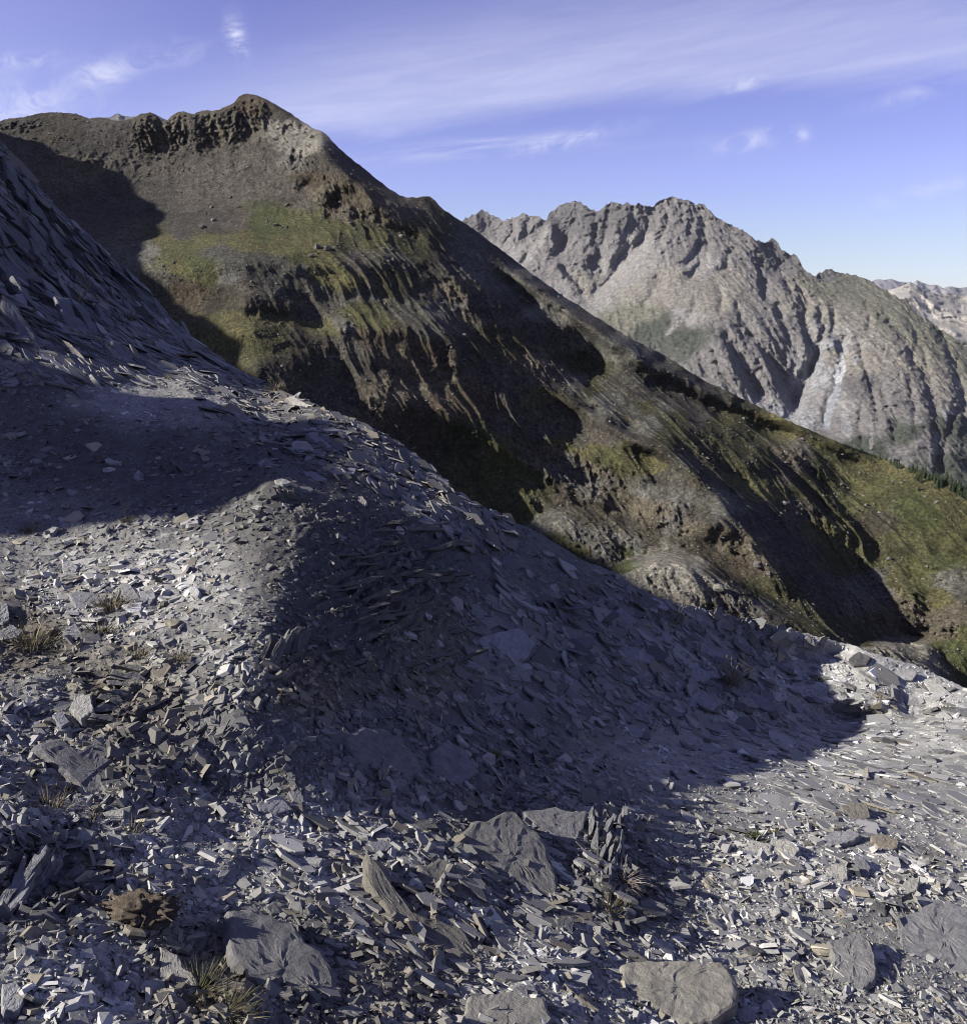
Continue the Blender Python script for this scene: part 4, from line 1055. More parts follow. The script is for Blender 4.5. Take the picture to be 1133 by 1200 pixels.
FG_FOOT = lambda X: np.interp(X, [-420, -100, 0, 60, 120, 200, 260, 330], [420, 430, 440, 446, 446, 448, 452, 455])
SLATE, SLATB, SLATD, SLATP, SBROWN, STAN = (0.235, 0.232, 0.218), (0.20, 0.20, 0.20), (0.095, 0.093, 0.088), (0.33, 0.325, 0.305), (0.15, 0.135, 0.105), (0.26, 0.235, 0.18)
SLATE_SHADE, SLATE_LIT = (0.125, 0.125, 0.123), (0.43, 0.425, 0.40)  # slate tone darkened for shaded ground, paled for sunlit ground
fg_tone_pts = [(50, 200, SLATE_SHADE), (100, 300, SLATE_SHADE), (200, 400, SLATE_SHADE), (10, 230, SBROWN), (8, 260, STAN), (20, 300, SLATD), (60, 420, SLATD), (200, 380, SLATB), (300, 450, SBROWN), (150, 460, SLATP), (250, 452, SLATP), (100, 520, SLATD), (200, 540, SLATD), (300, 530, SLATD), (360, 490, SLATD), (450, 560, SLATD), (520, 560, SBROWN), (450, 640, SLATD),  # zones carry painted shade and sun besides real dark, brown and tan rock
               (480, 680, SLATD), (500, 740, SBROWN), (510, 770, SBROWN), (420, 760, SLATD), (380, 720, SLATD), (350, 640, SLATD), (370, 800, SBROWN), (560, 660, SLATE_SHADE), (600, 700, SLATE_SHADE), (590, 760, SLATB), (700, 740, SLATE_SHADE), (700, 800, SLATE_SHADE), (850, 760, SLATE_SHADE), (950, 790, SLATE_LIT), (1050, 800, SLATE_LIT), (900, 870, SLATP), (800, 900, SLATP), (1060, 900, SLATP), (1000, 850, SLATE_LIT), (1090, 850, SLATE_LIT),
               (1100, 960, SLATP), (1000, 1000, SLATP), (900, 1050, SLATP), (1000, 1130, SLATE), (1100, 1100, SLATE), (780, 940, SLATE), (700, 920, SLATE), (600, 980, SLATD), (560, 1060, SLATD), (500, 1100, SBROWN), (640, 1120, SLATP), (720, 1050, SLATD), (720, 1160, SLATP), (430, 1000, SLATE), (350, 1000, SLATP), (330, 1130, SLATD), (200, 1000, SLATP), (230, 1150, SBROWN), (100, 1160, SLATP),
               (60, 1040, SLATD), (50, 950, SLATE), (150, 900, SLATD), (140, 820, SBROWN), (50, 840, SLATE), (30, 740, SBROWN), (100, 700, SLATP), (200, 680, SLATP), (250, 760, SLATE), (60, 640, SLATE), (300, 870, SLATE_SHADE), (450, 870, SLATE_SHADE), (600, 860, SLATE_SHADE), (1300, 1000, SLATE), (-100, 900, SLATE)]


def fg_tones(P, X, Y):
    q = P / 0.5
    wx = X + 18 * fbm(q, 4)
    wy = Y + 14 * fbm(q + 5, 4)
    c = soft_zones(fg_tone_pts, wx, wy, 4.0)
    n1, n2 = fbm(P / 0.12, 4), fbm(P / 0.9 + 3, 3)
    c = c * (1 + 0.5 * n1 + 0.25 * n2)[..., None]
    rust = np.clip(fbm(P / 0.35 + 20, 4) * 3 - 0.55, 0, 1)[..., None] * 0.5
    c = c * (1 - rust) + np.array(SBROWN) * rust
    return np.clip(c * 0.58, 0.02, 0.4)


mat_slate = ground_mat('slate_ground', 14.0, 0.5, 38.0, 0.30, rough=0.78, spec=0.3)
xs = np.concatenate([np.arange(-400, -16, 8.0), np.arange(-16, 1150, 1.7), np.arange(1150, 1480, 8.0)])
fg_rows = np.concatenate([np.linspace(0, 0.80, 450), np.linspace(0.805, 1, 24)])


def fg_sheet():
    sk = FGSKYF(xs)
    q = np.stack([xs * 0.06, xs * 0 + 1.3, xs * 0], -1)
    sk = sk + (2.6 * fbm(q, 3) + 2.2 * (0.5 - ridged(q * 2.3, 3))) * np.clip((xs - 300) / 60, 0.25, 1)
    bottom = np.full(len(xs), 1500.0)
    X = np.repeat(xs[None], len(fg_rows), 0)
    Y = sk[None] + (bottom - sk)[None] * fg_rows[:, None]
    P = world(X, Y, np.exp(fg_logt(X, np.maximum(Y, FGSKYF(X)))))
    d = fg_relief(P, X, Y)
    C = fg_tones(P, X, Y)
    # push along the ground normal, fading to the sight line at the crest so that the skyline keeps its line
    a, b = np.gradient(P, axis=1), np.gradient(P, axis=0)
    n = np.cross(b, a)
    n /= np.linalg.norm(n, axis=-1)[..., None]
    n *= np.sign((n * (EYE - P)).sum(-1))[..., None]
    for k in range(2):
        n[1:-1, 1:-1] = (n[1:-1, 1:-1] * 2 + n[:-2, 1:-1] + n[2:, 1:-1] + n[1:-1, :-2] + n[1:-1, 2:]) / 6
    v = (EYE - P) / np.linalg.norm(EYE - P, axis=-1)[..., None]
    f = np.clip((Y - sk[None]) / 30, 0, 1)[..., None]
    dirn = n * f + v * (1 - f)
    dirn /= np.linalg.norm(dirn, axis=-1)[..., None]
    P = P - dirn * d[..., None]
    rows = []
    hd = ray(xs, sk)
    hd[:, 2] = 0
    hd /= np.linalg.norm(hd, axis=1)[:, None]
    hd = hd + np.array([0.5, 0, 0])
    for bk in (0.15, 0.5, 1.5, 5, 20, 80, 240)[::-1]:
        r = P[0] + hd * bk
        r[:, 2] -= bk * 1.0 + 0.05 * bk
        rows.append(r)
    V = np.concatenate([np.array(rows), P], 0)
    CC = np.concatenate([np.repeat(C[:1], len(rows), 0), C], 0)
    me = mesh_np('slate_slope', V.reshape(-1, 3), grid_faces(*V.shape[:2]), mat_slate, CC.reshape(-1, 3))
    o = link('slate_slope', me)
    tag(o, 'dark grey slate hillside in the foreground', None, None, 'structure')
    return X, Y, P, n, C


FX, FY, FP, FN, FC = fg_sheet()
_tree = None


def on_ground(px, py):
    """nearest ground vertex to a photo pixel: position, normal, colour"""
    px, py = np.atleast_1d(px).astype(float), np.atleast_1d(py).astype(float)
    j = np.clip(np.searchsorted(xs, px), 0, len(xs) - 1)
    sk = FY[0, j]
    v = (py - sk) / (1500 - sk)
    i = np.clip(np.searchsorted(fg_rows, v), 0, len(fg_rows) - 1)
    return FP[i, j], FN[i, j], FC[i, j]


# the added slate rib, out of view, shaped to cast a ragged shade edge
ry = np.concatenate([[-8, -3, 0], rib_y, [16.2, 17.5]])
rz = np.concatenate([[rib_z[0] - 2.5, rib_z[0] - .6, rib_z[0] - .1], rib_z + .30 * fbm(np.stack([rib_y / .55, rib_y * 0, rib_y * 0], -1), 4, gain=.65) * (rib_y < 11), [rib_z[-1] - 1.5, rib_z[-1] - 5]])
rr = np.linspace(-1, 1, 61)
RX, RY = np.meshgrid(rr, ry, indexing='ij')
RZ = np.interp(RY, ry, rz)
Pr = np.stack([RIBX + np.where(RX > 0, RX * 5.0, RX * 14), RY, RZ - np.where(RX > 0, (RZ + 0.4) * RX ** 0.9 * 1.02, 9 * np.abs(RX) ** 1.2)], -1)
ed = np.clip(np.abs(RX) * 5, 0.1, 1)
Pr[..., 2] += ed * (0.5 * fbm(Pr / 1.5, 4) + 0.5 * (ridged(Pr / 0.9, 3) - .4))
zz_ = np.stack([Pr[..., 0] * 0 + 1.5, Pr[..., 0] / 9, Pr[..., 2] / .9], -1)
Pr[..., 1] += 1.1 * fbm(zz_, 4, gain=.6) + .25 * fbm(Pr / .45, 3)
Cr = np.zeros(Pr.shape) + np.array(SLATD)
rib = link('shade_rib', mesh_np('shade_rib', Pr.reshape(-1, 3), grid_faces(*RX.shape), mat_slate, Cr.reshape(-1, 3)))
tag(rib, 'rib of dark slate added out of view at the left to shade the terrace', None, None, 'structure')

# ================================================================== scree, shards and slabs
def stone_mat(name, base_mix=0.35, scale=60.0, bump=0.35, rough=0.7, grain=(1, 1, 1)):
    m = ground_mat(name, scale, bump, scale * 2.2, base_mix, rough=rough, spec=0.32)
    return m


mat_chip = stone_mat('slate_chip', 0.25, 70.0, 0.25)


def plate_prototypes(n, lo=4, hi=6):
    out = []
    for k in range(n):
        m = int(RNG.integers(lo, hi))
        ang = np.sort((np.arange(m) + RNG.uniform(-.38, .38, m)) / m * 2 * math.pi)
        rad = RNG.uniform(.68, 1.0, m)
        el = RNG.uniform(0.42, 1.0)
        out.append(np.stack([np.cos(ang) * rad, np.sin(ang) * rad * el], -1))
    return out


def frames(nrm, tilt, rng):
    """random orientation about tilted normals -> (n,3,3) rows x,y,z"""
    n = nrm + rng.normal(size=nrm.shape) * tilt[:, None]
    n /= np.linalg.norm(n, axis=1)[:, None]
    r = rng.normal(size=nrm.shape)
    x = np.cross(n, r)
    x /= np.linalg.norm(x, axis=1)[:, None]
    return np.stack([x, np.cross(n, x), n], 1)


def bare(px, py):
    """0..1: how much of the ground is loose chips here"""
    d = np.ones_like(px)
    d *= 1 - 0.75 * blob(px, py, SMOOTH)
    d *= 1 - 0.55 * blob(px, py, [(450, 690, 80, 70, 1.0), (40, 1000, 40, 50, .6)])
    bank = np.clip((330 - px) / 60, 0, 1) * np.clip((FG_FOOT(px) - 16 - py) / 12, 0, 1)
    return d * (1 - 0.93 * bank)


def scree(name, label, total, med, sig, tl, th, top):
    u_ = RNG.uniform(size=total * 2)
    px = np.where(u_ < .84, RNG.uniform(-30, 1165, total * 2), np.where(u_ < .93, RNG.uniform(-330, -30, total * 2), RNG.uniform(1165, 1400, total * 2)))
    py = RNG.uniform(400, 1230, total * 2)
    k = (py > FGSKYF(px) + 2) & (RNG.uniform(size=len(px)) < bare(px, py))
    px, py = px[k][:total], py[k][:total]
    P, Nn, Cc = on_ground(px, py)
    n = len(px)
    t = np.linalg.norm(P - EYE, axis=1)
    # clumps: finer gravel in the shaded hollow, coarser chips on the lit terraces
    cl = fbm(P / 0.8 + 40, 3)
    size = np.exp(RNG.normal(math.log(med), sig, n)) * np.exp(1.3 * cl)
    size *= 1 - .25 * blob(px, py, [(640, 810, 110, 60, 1.)]) + .5 * blob(px, py, [(830, 760, 120, 50, 1.), (360, 520, 90, 50, 1.)])
    size = np.clip(size, 1.8 * t / FPX, np.minimum(top, 17 * t / FPX))
    protos = plate_prototypes(24)
    V, F, C = [], [], []
    base = 0
    fr = frames(Nn, RNG.uniform(*tl, n), RNG)
    thick = size * RNG.uniform(*th, n)
    tone = np.exp(RNG.normal(0, .24, n))
    warm = RNG.uniform(size=n)
    which = RNG.integers(0, len(protos), n)
    for j, pr in enumerate(protos):
        idx = np.where(which == j)[0]
        if not len(idx):
            continue
        m = len(pr)
        top = np.concatenate([pr * 0.86, np.full((m, 1), 1.0)], 1)
        bot = np.concatenate([pr, np.full((m, 1), 0.0)], 1)
        top[:, 2] += RNG.uniform(-.25, .12, m)
        loc = np.concatenate([top, bot], 0)
        S = np.stack([size[idx], size[idx], thick[idx]], -1)
        q = loc[None] * S[:, None]
        q[..., 2] -= (thick[idx] * 0.35)[:, None]
        w = np.einsum('nvk,nkd->nvd', q, fr[idx]) + P[idx][:, None]
        V.append(w.reshape(-1, 3))
        fl = [[0, i, i + 1] for i in range(1, m - 1)]
        for i in range(m):
            i2 = (i + 1) % m
            fl += [[i, m + i, m + i2], [i, m + i2, i2]]
        fl = np.array(fl)
        F.append((fl[None] + (base + np.arange(len(idx)) * 2 * m)[:, None, None]).reshape(-1, 3))
        base += len(idx) * 2 * m
        col = Cc[idx] / 0.58 * 1.22 * tone[idx][:, None]  # chips inherit the shade and sun painted into the ground tone
        wm = (warm[idx] > .9)[:, None]
        col = np.where(wm, np.array(STAN)[None] * tone[idx][:, None], col)
        C.append(np.repeat(col[:, None], 2 * m, 1).reshape(-1, 3))
    me = mesh_np(name, np.concatenate(V), np.concatenate(F), mat_chip, np.clip(np.concatenate(C) * 0.66, .025, .4), smooth=False)
    o = link(name, me)
    tag(o, label, None, None, 'stuff')


scree('scree', 'loose grey slate chips covering the slope', 68000, .0122, .66, (.15, 1.05), (.10, .42), .075)
scree('slate_plates', 'flat broken slate plates strewn over the chips', 5500, .046, .42, (.06, .38), (.08, .22), .15)


def slab_mesh(name, outline, plane_p, plane_n, thick, rough, tone, mat, grain=None, bevel=0.06, seg=44, dome=0.0, snap=True):
    """a stone plate from its outline on its bedding plane: broken edge, split faces, real thickness"""
    O = np.asarray(outline, float)
    # corners of broken slate: shift them and snap bites out of the long edges
    per = np.linalg.norm(np.roll(O, -1, 0) - O, axis=1).sum()
    q_ = []
    for a_, b_ in zip(O, np.roll(O, -1, 0)):
        d_ = b_ - a_
        ln_ = np.linalg.norm(d_)
        q_.append(a_ + RNG.normal(size=2) * per * .012)
        if snap and ln_ > .12 * per and RNG.uniform() < .75:
            f_ = RNG.uniform(.3, .6)
            nn_ = np.array([-d_[1], d_[0]]) / ln_
            dep_ = RNG.uniform(-.09, .07) * ln_
            q_.append(a_ + d_ * f_ + nn_ * dep_)
            q_.append(a_ + d_ * (f_ + RNG.uniform(.03, .12)) + nn_ * dep_ * RNG.uniform(-.2, .5))
    O = np.array(q_)
    # resample and roughen the outline
    d = np.linalg.norm(np.roll(O, -1, 0) - O, axis=1)
    s = np.concatenate([[0], np.cumsum(d)])
    q = np.linspace(0, s[-1], seg, endpoint=False)
    Oc = np.vstack([O, O[:1]])
    R = np.stack([np.interp(q, s, Oc[:, k]) for k in (0, 1)], -1)
    R += RNG.normal(size=R.shape) * s[-1] / seg * 0.10
    cen = R.mean(0)
    r = ray(R[:, 0], R[:, 1])
    den = r @ plane_n
    den = np.where(np.abs(den) < 0.05, -0.05, den)
    tt = ((plane_p - EYE) @ plane_n) / den
    tc = np.linalg.norm(plane_p - EYE)
    tt = np.clip(tt, tc * 0.6, tc * 1.5)
    E = EYE + r * tt[:, None]
    c = E.mean(0)
    ringf = [0.1, 0.22, 0.34, 0.45, 0.56, 0.66, 0.75, 0.83, 0.9, 0.955, 1.0, 1.02, 1.01, 0.93]
    ringz = [0, 0, 0, 0, 0, 0, 0, 0, 0, -0.03, -bevel * 2, -0.42, -0.75, -1.0]
    span = np.linalg.norm(E - c, axis=1).mean()
    rows = []
    for f, z in zip(ringf, ringz):
        p = c + (E - c) * f
        rows.append(p + plane_n * (z * thick + dome * span * (1 - f * f)))
    V = np.array(rows)
    cc = (c + plane_n * dome * span)[None]
    allp = np.concatenate([cc, V.reshape(-1, 3)])
    # split faces: low steps of broken bedding, ripples and fine grain
    e1 = np.cross(plane_n, np.array([.3, .9, .2])); e1 /= np.linalg.norm(e1)
    a1 = (allp - c) @ e1 / span
    st = a1 * 2.1 + 1.1 * fbm(allp / span * 1.6 + 7, 4)
    nz = fbm(allp / (span * 0.8), 3) * 0.7 + terrace(st, 9.0) * 0.60 + terrace(st * 2.7 + fbm(allp / span * 3, 3), 9.0) * 0.30 + 0.22 * (ridged(allp / (span * 0.3), 4) - .4) + 0.20 * fbm(allp / (span * .09), 3)
    dis = plane_n[None] * (nz * rough * span * 0.9)[:, None]
    side = np.repeat(np.clip((np.array(ringf) - .8) * 6, 0, 1) * (np.array(ringz) < -.3), seg)
    sw = np.concatenate([[0], side])[:, None]
    out = allp - c
    out -= plane_n * (out @ plane_n)[:, None]
    out /= np.linalg.norm(out, axis=1)[:, None] + 1e-9
    # the broken edge: beds stand out and draw back down the side
    lay = fbm(np.stack([allp @ plane_n / (thick * .22), a1 * 1.5, allp @ np.cross(plane_n, e1) / span * 1.5], -1), 3)
    e2 = (fbm(allp / (span * 0.22) + 9, 4) * rough * 1.6 + lay * 0.035)[:, None] * span
    allp = allp + dis * (1 - 0.7 * sw) + out * e2 * np.concatenate([[0], np.repeat(np.clip(np.array(ringf) - .6, 0, .4) / .4, seg)])[:, None]
    nr = len(ringf)
    T = []
    for i in range(seg):
        i2 = (i + 1) % seg
        T.append([0, 1 + i, 1 + i2])
        for k in range(nr - 1):
            a, b = 1 + k * seg, 1 + (k + 1) * seg
            T.append([a + i, b + i, b + i2])
            T.append([a + i, b + i2, a + i2])
    T = np.array(T)
    col = np.array(tone)[None] * (1 + 0.35 * fbm(allp / (span * 0.4), 4) + 0.25 * fbm(allp / (span * .12), 3))[:, None]
    # orient outward
    fn = np.cross(allp[T[0, 1]] - allp[T[0, 0]], allp[T[0, 2]] - allp[T[0, 0]])
    if fn @ plane_n < 0:
        T = T[:, ::-1]
    me = mesh_np(name, allp - c, T, mat, np.clip(col * 0.66, .02, .45), smooth=False)
    return me, c


mat_slab = stone_mat('slate_slab', 0.34, 22.0, 0.75)


def slab_at(name, outline, thick_px=12, rough=0.05, tone=SLATE, lift=0.55, tilt=(0, 0, 0), label=None, cat=None, group=None, parent=None, facing=0.25, seg=44, dome=0.0, sink=0.0, snap=True):
    O = np.asarray(outline, float)
    cx, cy = O.mean(0)
    cy2 = max(cy, float(FGSKYF(cx)) + 3)
    P, Nn, _ = on_ground(cx, cy2)
    P, n = P[0], Nn[0]
    # the mean of the ground normals around, a little turned to the viewer where seen at a grazing angle
    _, N2, _ = on_ground(np.clip(O[:, 0], -300, 1400), np.maximum(O[:, 1], FGSKYF(O[:, 0]) + 4))
    n = N2.mean(0)
    v = (EYE - P) / np.linalg.norm(EYE - P)
    n = n / np.linalg.norm(n) + facing * v + np.array(tilt)
    n /= np.linalg.norm(n)
    if n @ v < 0.22:
        n = n + v * (0.25 - n @ v)
        n /= np.linalg.norm(n)
    t = np.linalg.norm(P - EYE)
    th = thick_px * t / FPX
    me, c = slab_mesh(name, O, P + n * (th * lift - sink * th), n, th, rough, tone, mat_slab, seg=seg, dome=dome, snap=snap)
    o = link(name, me, parent)
    o.location = c if parent is None else c - np.array(parent.location)
    tag(o, label, cat, group)
    return o


BOULDERS = [
    ('boulder', [(727, 1130), (735, 1125), (790, 1127), (850, 1130), (866, 1148), (865, 1175), (845, 1191), (815, 1198), (780, 1187), (740, 1168), (726, 1152)], 46, .05, (.27, .255, .215), (-.1, -.1, 0), 'large tan grey boulder with a flat top at the bottom of the slope', 'boulder'),
    ('stone_slab', [(543, 1166), (592, 1163), (634, 1172), (646, 1188), (640, 1206), (600, 1215), (545, 1210)], 34, .03, (.27, .255, .225), (0, 0, 0), 'flat pale slab cut off by the bottom edge, left of the large tan boulder', 'stone slab'),
    ('stone_slab', [(48, 876), (60, 865), (86, 879), (118, 864), (150, 886), (180, 910), (176, 928), (150, 946), (128, 935), (108, 934), (88, 912), (66, 900)], 30, .04, (.16, .158, .16), (.15, 0, 0), 'large dark rough slab lying tilted on the left among chips', 'stone slab'),
    ('stone_slab', [(190, 1112), (206, 1119), (213, 1132), (222, 1140), (235, 1154), (228, 1167), (205, 1181), (190, 1172), (188, 1140)], 18, .04, (.33, .32, .28), (-.2, -.1, 0), 'pale grey upright slab beside the dry moss at lower left', 'stone slab'),
    ('bedrock_slab', [(428, 1030), (440, 1012), (458, 1030), (472, 1060), (500, 1078), (545, 1097), (572, 1127), (560, 1150), (528, 1150), (488, 1112), (458, 1075)], 24, .04, (.165, .155, .13), (.1, 0, 0), 'lowest of three dark brown bedrock slabs split by pale gravel', 'bedrock slab'),
    ('bedrock_slab', [(484, 1014), (520, 1010), (545, 1020), (580, 1052), (597, 1080), (588, 1088), (552, 1080), (510, 1050), (490, 1032)], 22, .04, (.165, .155, .13), (.1, 0, 0), 'middle of three dark brown bedrock slabs split by pale gravel', 'bedrock slab'),
    ('bedrock_slab', [(535, 990), (556, 965), (600, 948), (640, 985), (655, 1040), (650, 1068), (632, 1066), (590, 1030), (556, 1012)], 24, .04, (.18, .175, .16), (.1, 0, 0), 'uppermost and broadest of three dark brown bedrock slabs', 'bedrock slab'),
    ('bedrock_slab', [(612, 950), (650, 945), (690, 955), (680, 985), (676, 1000), (660, 985), (630, 970)], 14, .05, (.20, .195, .19), (0, 0, 0), 'small grey bedrock slab just left of the upright slate sheets', 'bedrock slab'),
    ('bedrock_slab', [(262, 1075), (300, 1064), (340, 1080), (378, 1120), (402, 1170), (400, 1215), (345, 1210), (300, 1165), (270, 1130)], 26, .04, (.17, .168, .165), (.08, 0, 0), 'broad smooth grey bedrock slab at the bottom below the root clump', 'bedrock slab'),
    ('stone_slab', [(400, 862), (420, 850), (455, 858), (485, 878), (498, 905), (480, 925), (440, 915), (412, 890)], 26, .05, (.18, .178, .18), (.1, 0, 0), 'big grey slab half in shade above the gravel left of centre', 'stone slab'),
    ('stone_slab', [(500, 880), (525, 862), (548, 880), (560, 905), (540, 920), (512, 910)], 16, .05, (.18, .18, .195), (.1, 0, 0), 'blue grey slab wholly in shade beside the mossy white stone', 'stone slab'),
    ('stone', [(868, 988), (882, 984), (904, 990), (903, 1000), (884, 1003), (868, 996)], 10, .05, (.37, .36, .32), (-.1, 0, 0), 'flat pale stone with a green plant behind it', 'stone'),
    ('stone', [(896, 1003), (904, 982), (922, 984), (936, 995), (928, 1012), (915, 1016)], 20, .06, (.36, .35, .31), (-.15, 0, 0), 'pale blocky stone touching the flat pale stone by the plant', 'stone'),
    ('stone', [(962, 982), (975, 974), (1004, 972), (1007, 981), (985, 990), (963, 990)], 12, .05, (.28, .28, .28), (0, 0, 0), 'long grey flat stone above the two pale stones', 'stone'),
    ('stone', [(1018, 982), (1030, 975), (1055, 987), (1054, 995), (1040, 996), (1020, 988)], 14, .05, (.25, .22, .165), (0, 0, 0), 'brown wedge shaped stone right of the long grey stone', 'stone'),
    ('stone', [(986, 945), (995, 939), (1016, 941), (1020, 958), (1008, 965), (988, 955)], 20, .05, (.20, .185, .15), (0, 0, 0), 'squarish dark brown block below the bare slab', 'stone'),
    ('stone', [(968, 1018), (980, 1010), (992, 1016), (994, 1030), (980, 1033), (970, 1028)], 22, .07, (.34, .33, .30), (-.1, 0, 0), 'pale rounded block casting a dark shadow below the long grey stone', 'stone'),
    ('stone', [(998, 1008), (1010, 1004), (1022, 1016), (1018, 1028), (1000, 1026)], 20, .07, (.22, .22, .22), (0, 0, 0), 'dark angular block right of the pale rounded block', 'stone'),
    ('stone', [(1052, 1040), (1062, 1030), (1078, 1028), (1075, 1042), (1060, 1048)], 14, .06, (.36, .35, .31), (-.1, 0, 0), 'pale stone perched near the right edge above the bedrock', 'stone'),
    ('bedrock_slab', [(974, 1102), (1010, 1087), (1022, 1106), (1033, 1150), (1004, 1166), (976, 1152)], 40, .05, (.235, .23, .22), (0, 0, 0), 'square grey bedrock block with a shaded right side at lower right', 'bedrock slab'),
    ('bedrock_slab', [(1054, 1082), (1090, 1056), (1155, 1066), (1160, 1138), (1086, 1144), (1056, 1118)], 30, .05, (.235, .232, .23), (0, 0, 0), 'big smooth grey bedrock slab against the right edge', 'bedrock slab'),
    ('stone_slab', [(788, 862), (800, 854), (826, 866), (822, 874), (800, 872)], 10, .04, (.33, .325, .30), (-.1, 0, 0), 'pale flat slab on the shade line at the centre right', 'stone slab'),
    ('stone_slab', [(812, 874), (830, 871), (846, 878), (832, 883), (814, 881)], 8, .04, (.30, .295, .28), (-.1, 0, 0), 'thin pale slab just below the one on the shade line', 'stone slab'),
    ('stone', [(652, 1076), (672, 1074), (672, 1096), (654, 1097)], 16, .04, (.16, .16, .155), (.1, 0, 0), 'small square dark stone among bright chips below the upright slates', 'stone'),
    ('stone', [(564, 886), (572, 880), (580, 884), (582, 895), (570, 900), (563, 894)], 14, .08, (.40, .385, .33), (-.3, -.2, 0), 'whitish knobbly stone with yellow moss at the edge of the shade', 'stone'),
    ('stone', [(432, 989), (448, 984), (460, 990), (454, 998), (436, 997)], 10, .04, (.24, .24, .26), (0, 0, 0), 'bluish flat stone lying above the brown bedrock slabs', 'stone'),
    ('stone', [(182, 920), (192, 913), (197, 930), (190, 948), (180, 945)], 14, .05, (.22, .22, .24), (.1, 0, 0), 'narrow standing stone right of the large dark rough slab', 'stone'),
    ('stone', [(120, 952), (132, 946), (148, 948), (144, 960), (128, 962)], 10, .05, (.36, .355, .32), (-.2, 0, 0), 'pale sunlit stone tucked under the large dark rough slab', 'stone'),
    ('stone', [(80, 945), (92, 930), (108, 945), (100, 955)], 10, .04, (.20, .20, .22), (0, 0, 0), 'dark triangular stone below the left corner of the rough slab', 'stone'),
    ('stone', [(58, 938), (80, 932), (88, 944), (70, 948)], 8, .04, (.26, .26, .28), (0, 0, 0), 'grey flat stone beside the dry moss below the rough slab', 'stone'),
    ('stone', [(82, 830), (92, 812), (108, 815), (110, 835), (94, 842)], 18, .06, (.34, .335, .31), (-.2, 0, 0), 'light blocky stone at the left end of the folded slate ridge', 'stone'),
    ('stone', [(62, 838), (74, 834), (83, 846), (72, 852)], 10, .05, (.24, .24, .26), (0, 0, 0), 'grey stone left of the light blocky stone', 'stone'),
    ('stone', [(80, 695), (95, 690), (125, 700), (122, 715), (90, 716)], 12, .05, (.22, .22, .235), (.05, 0, 0), 'wide dark flat stone on the lit chips at the left', 'stone'),
    ('stone', [(140, 688), (150, 684), (165, 700), (166, 712), (148, 708)], 12, .05, (.26, .26, .27), (0, 0, 0), 'dark slanting stone right of the wide dark flat stone', 'stone'),
    ('stone', [(163, 692), (178, 690), (184, 700), (176, 708), (165, 704)], 10, .05, (.30, .30, .31), (0, 0, 0), 'rounded light grey stone beside the dark slanting stone', 'stone'),
    ('stone', [(73, 660), (82, 656), (93, 664), (88, 676), (75, 672)], 10, .05, (.30, .30, .30), (0, 0, 0), 'grey diamond shaped stone above the wide dark flat stone', 'stone'),
    ('stone', [(0, 705), (8, 704), (13, 725), (4, 733), (-6, 730)], 12, .05, (.33, .33, .31), (0, 0, 0), 'pale stone at the left edge among dry grass', 'stone'),
    ('stone', [(-4, 740), (15, 734), (28, 738), (22, 748), (0, 750)], 10, .05, (.31, .31, .31), (0, 0, 0), 'flat grey stone at the left edge just below the pale one', 'stone'),
    ('stone', [(74, 740), (88, 731), (98, 740), (96, 747), (82, 748)], 10, .05, (.29, .29, .29), (0, 0, 0), 'flat grey stone beside the left patch of dry moss', 'stone'),
    ('stone', [(220, 690), (228, 685), (235, 693), (232, 699), (224, 697)], 9, .06, (.42, .42, .42), (-.3, 0, 0), 'small bright rounded stone alone on the dark chips', 'stone'),
    ('stone_slab', [(335, 466), (342, 465), (376, 480), (374, 485), (352, 478)], 9, .03, (.36, .35, .31), (-.2, -.3, 0), 'long pale slab lying on the skyline crest', 'stone slab'),
    ('stone_slab', [(340, 517), (358, 516), (376, 535), (368, 535), (344, 527)], 6, .03, (.34, .335, .31), (-.3, -.2, 0), 'pale triangular slab in sun just below the crest', 'stone slab'),
    ('stone_slab', [(358, 508), (366, 506), (404, 533), (400, 537), (386, 532)], 9, .03, (.24, .24, .26), (0, 0, 0), 'long blue grey slab leaning beside the pale triangular slab', 'stone slab'),
    ('stone_slab', [(324, 507), (334, 506), (361, 513), (358, 517), (340, 514)], 6, .03, (.36, .35, .31), (-.3, -.3, 0), 'narrow sunlit slab above the pale triangular slab', 'stone slab'),
    ('stone_slab', [(281, 468), (286, 467), (301, 478), (300, 482), (284, 474)], 7, .03, (.36, .35, .32), (-.3, -.3, 0), 'short pale slab in sun on the left part of the crest', 'stone slab'),
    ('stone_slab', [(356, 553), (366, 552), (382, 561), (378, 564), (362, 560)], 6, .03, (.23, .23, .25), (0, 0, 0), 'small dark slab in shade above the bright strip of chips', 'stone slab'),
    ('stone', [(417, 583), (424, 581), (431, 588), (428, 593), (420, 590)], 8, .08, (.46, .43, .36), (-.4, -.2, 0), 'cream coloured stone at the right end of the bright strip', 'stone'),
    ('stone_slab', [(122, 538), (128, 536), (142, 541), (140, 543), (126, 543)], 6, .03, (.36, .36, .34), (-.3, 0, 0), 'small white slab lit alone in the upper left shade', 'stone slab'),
    ('bedrock_slab', [(545, 760), (570, 742), (612, 738), (626, 752), (618, 772), (585, 783), (556, 776)], 10, .03, (.26, .26, .28), (0, 0, 0), 'smooth light slab bare in the middle of the shade', 'bedrock slab'),
    ('stone_slab', [(646, 793), (656, 788), (674, 796), (670, 803), (652, 800)], 8, .03, (.25, .25, .275), (0, 0, 0), 'lone oblong slab on fine gravel right of the smooth slab', 'stone slab'),
    ('stone', [(736, 826), (748, 822), (764, 826), (758, 836), (742, 836)], 12, .06, (.25, .25, .28), (0, 0, 0), 'rounded bluish stone in shade above the lit gravel', 'stone'),
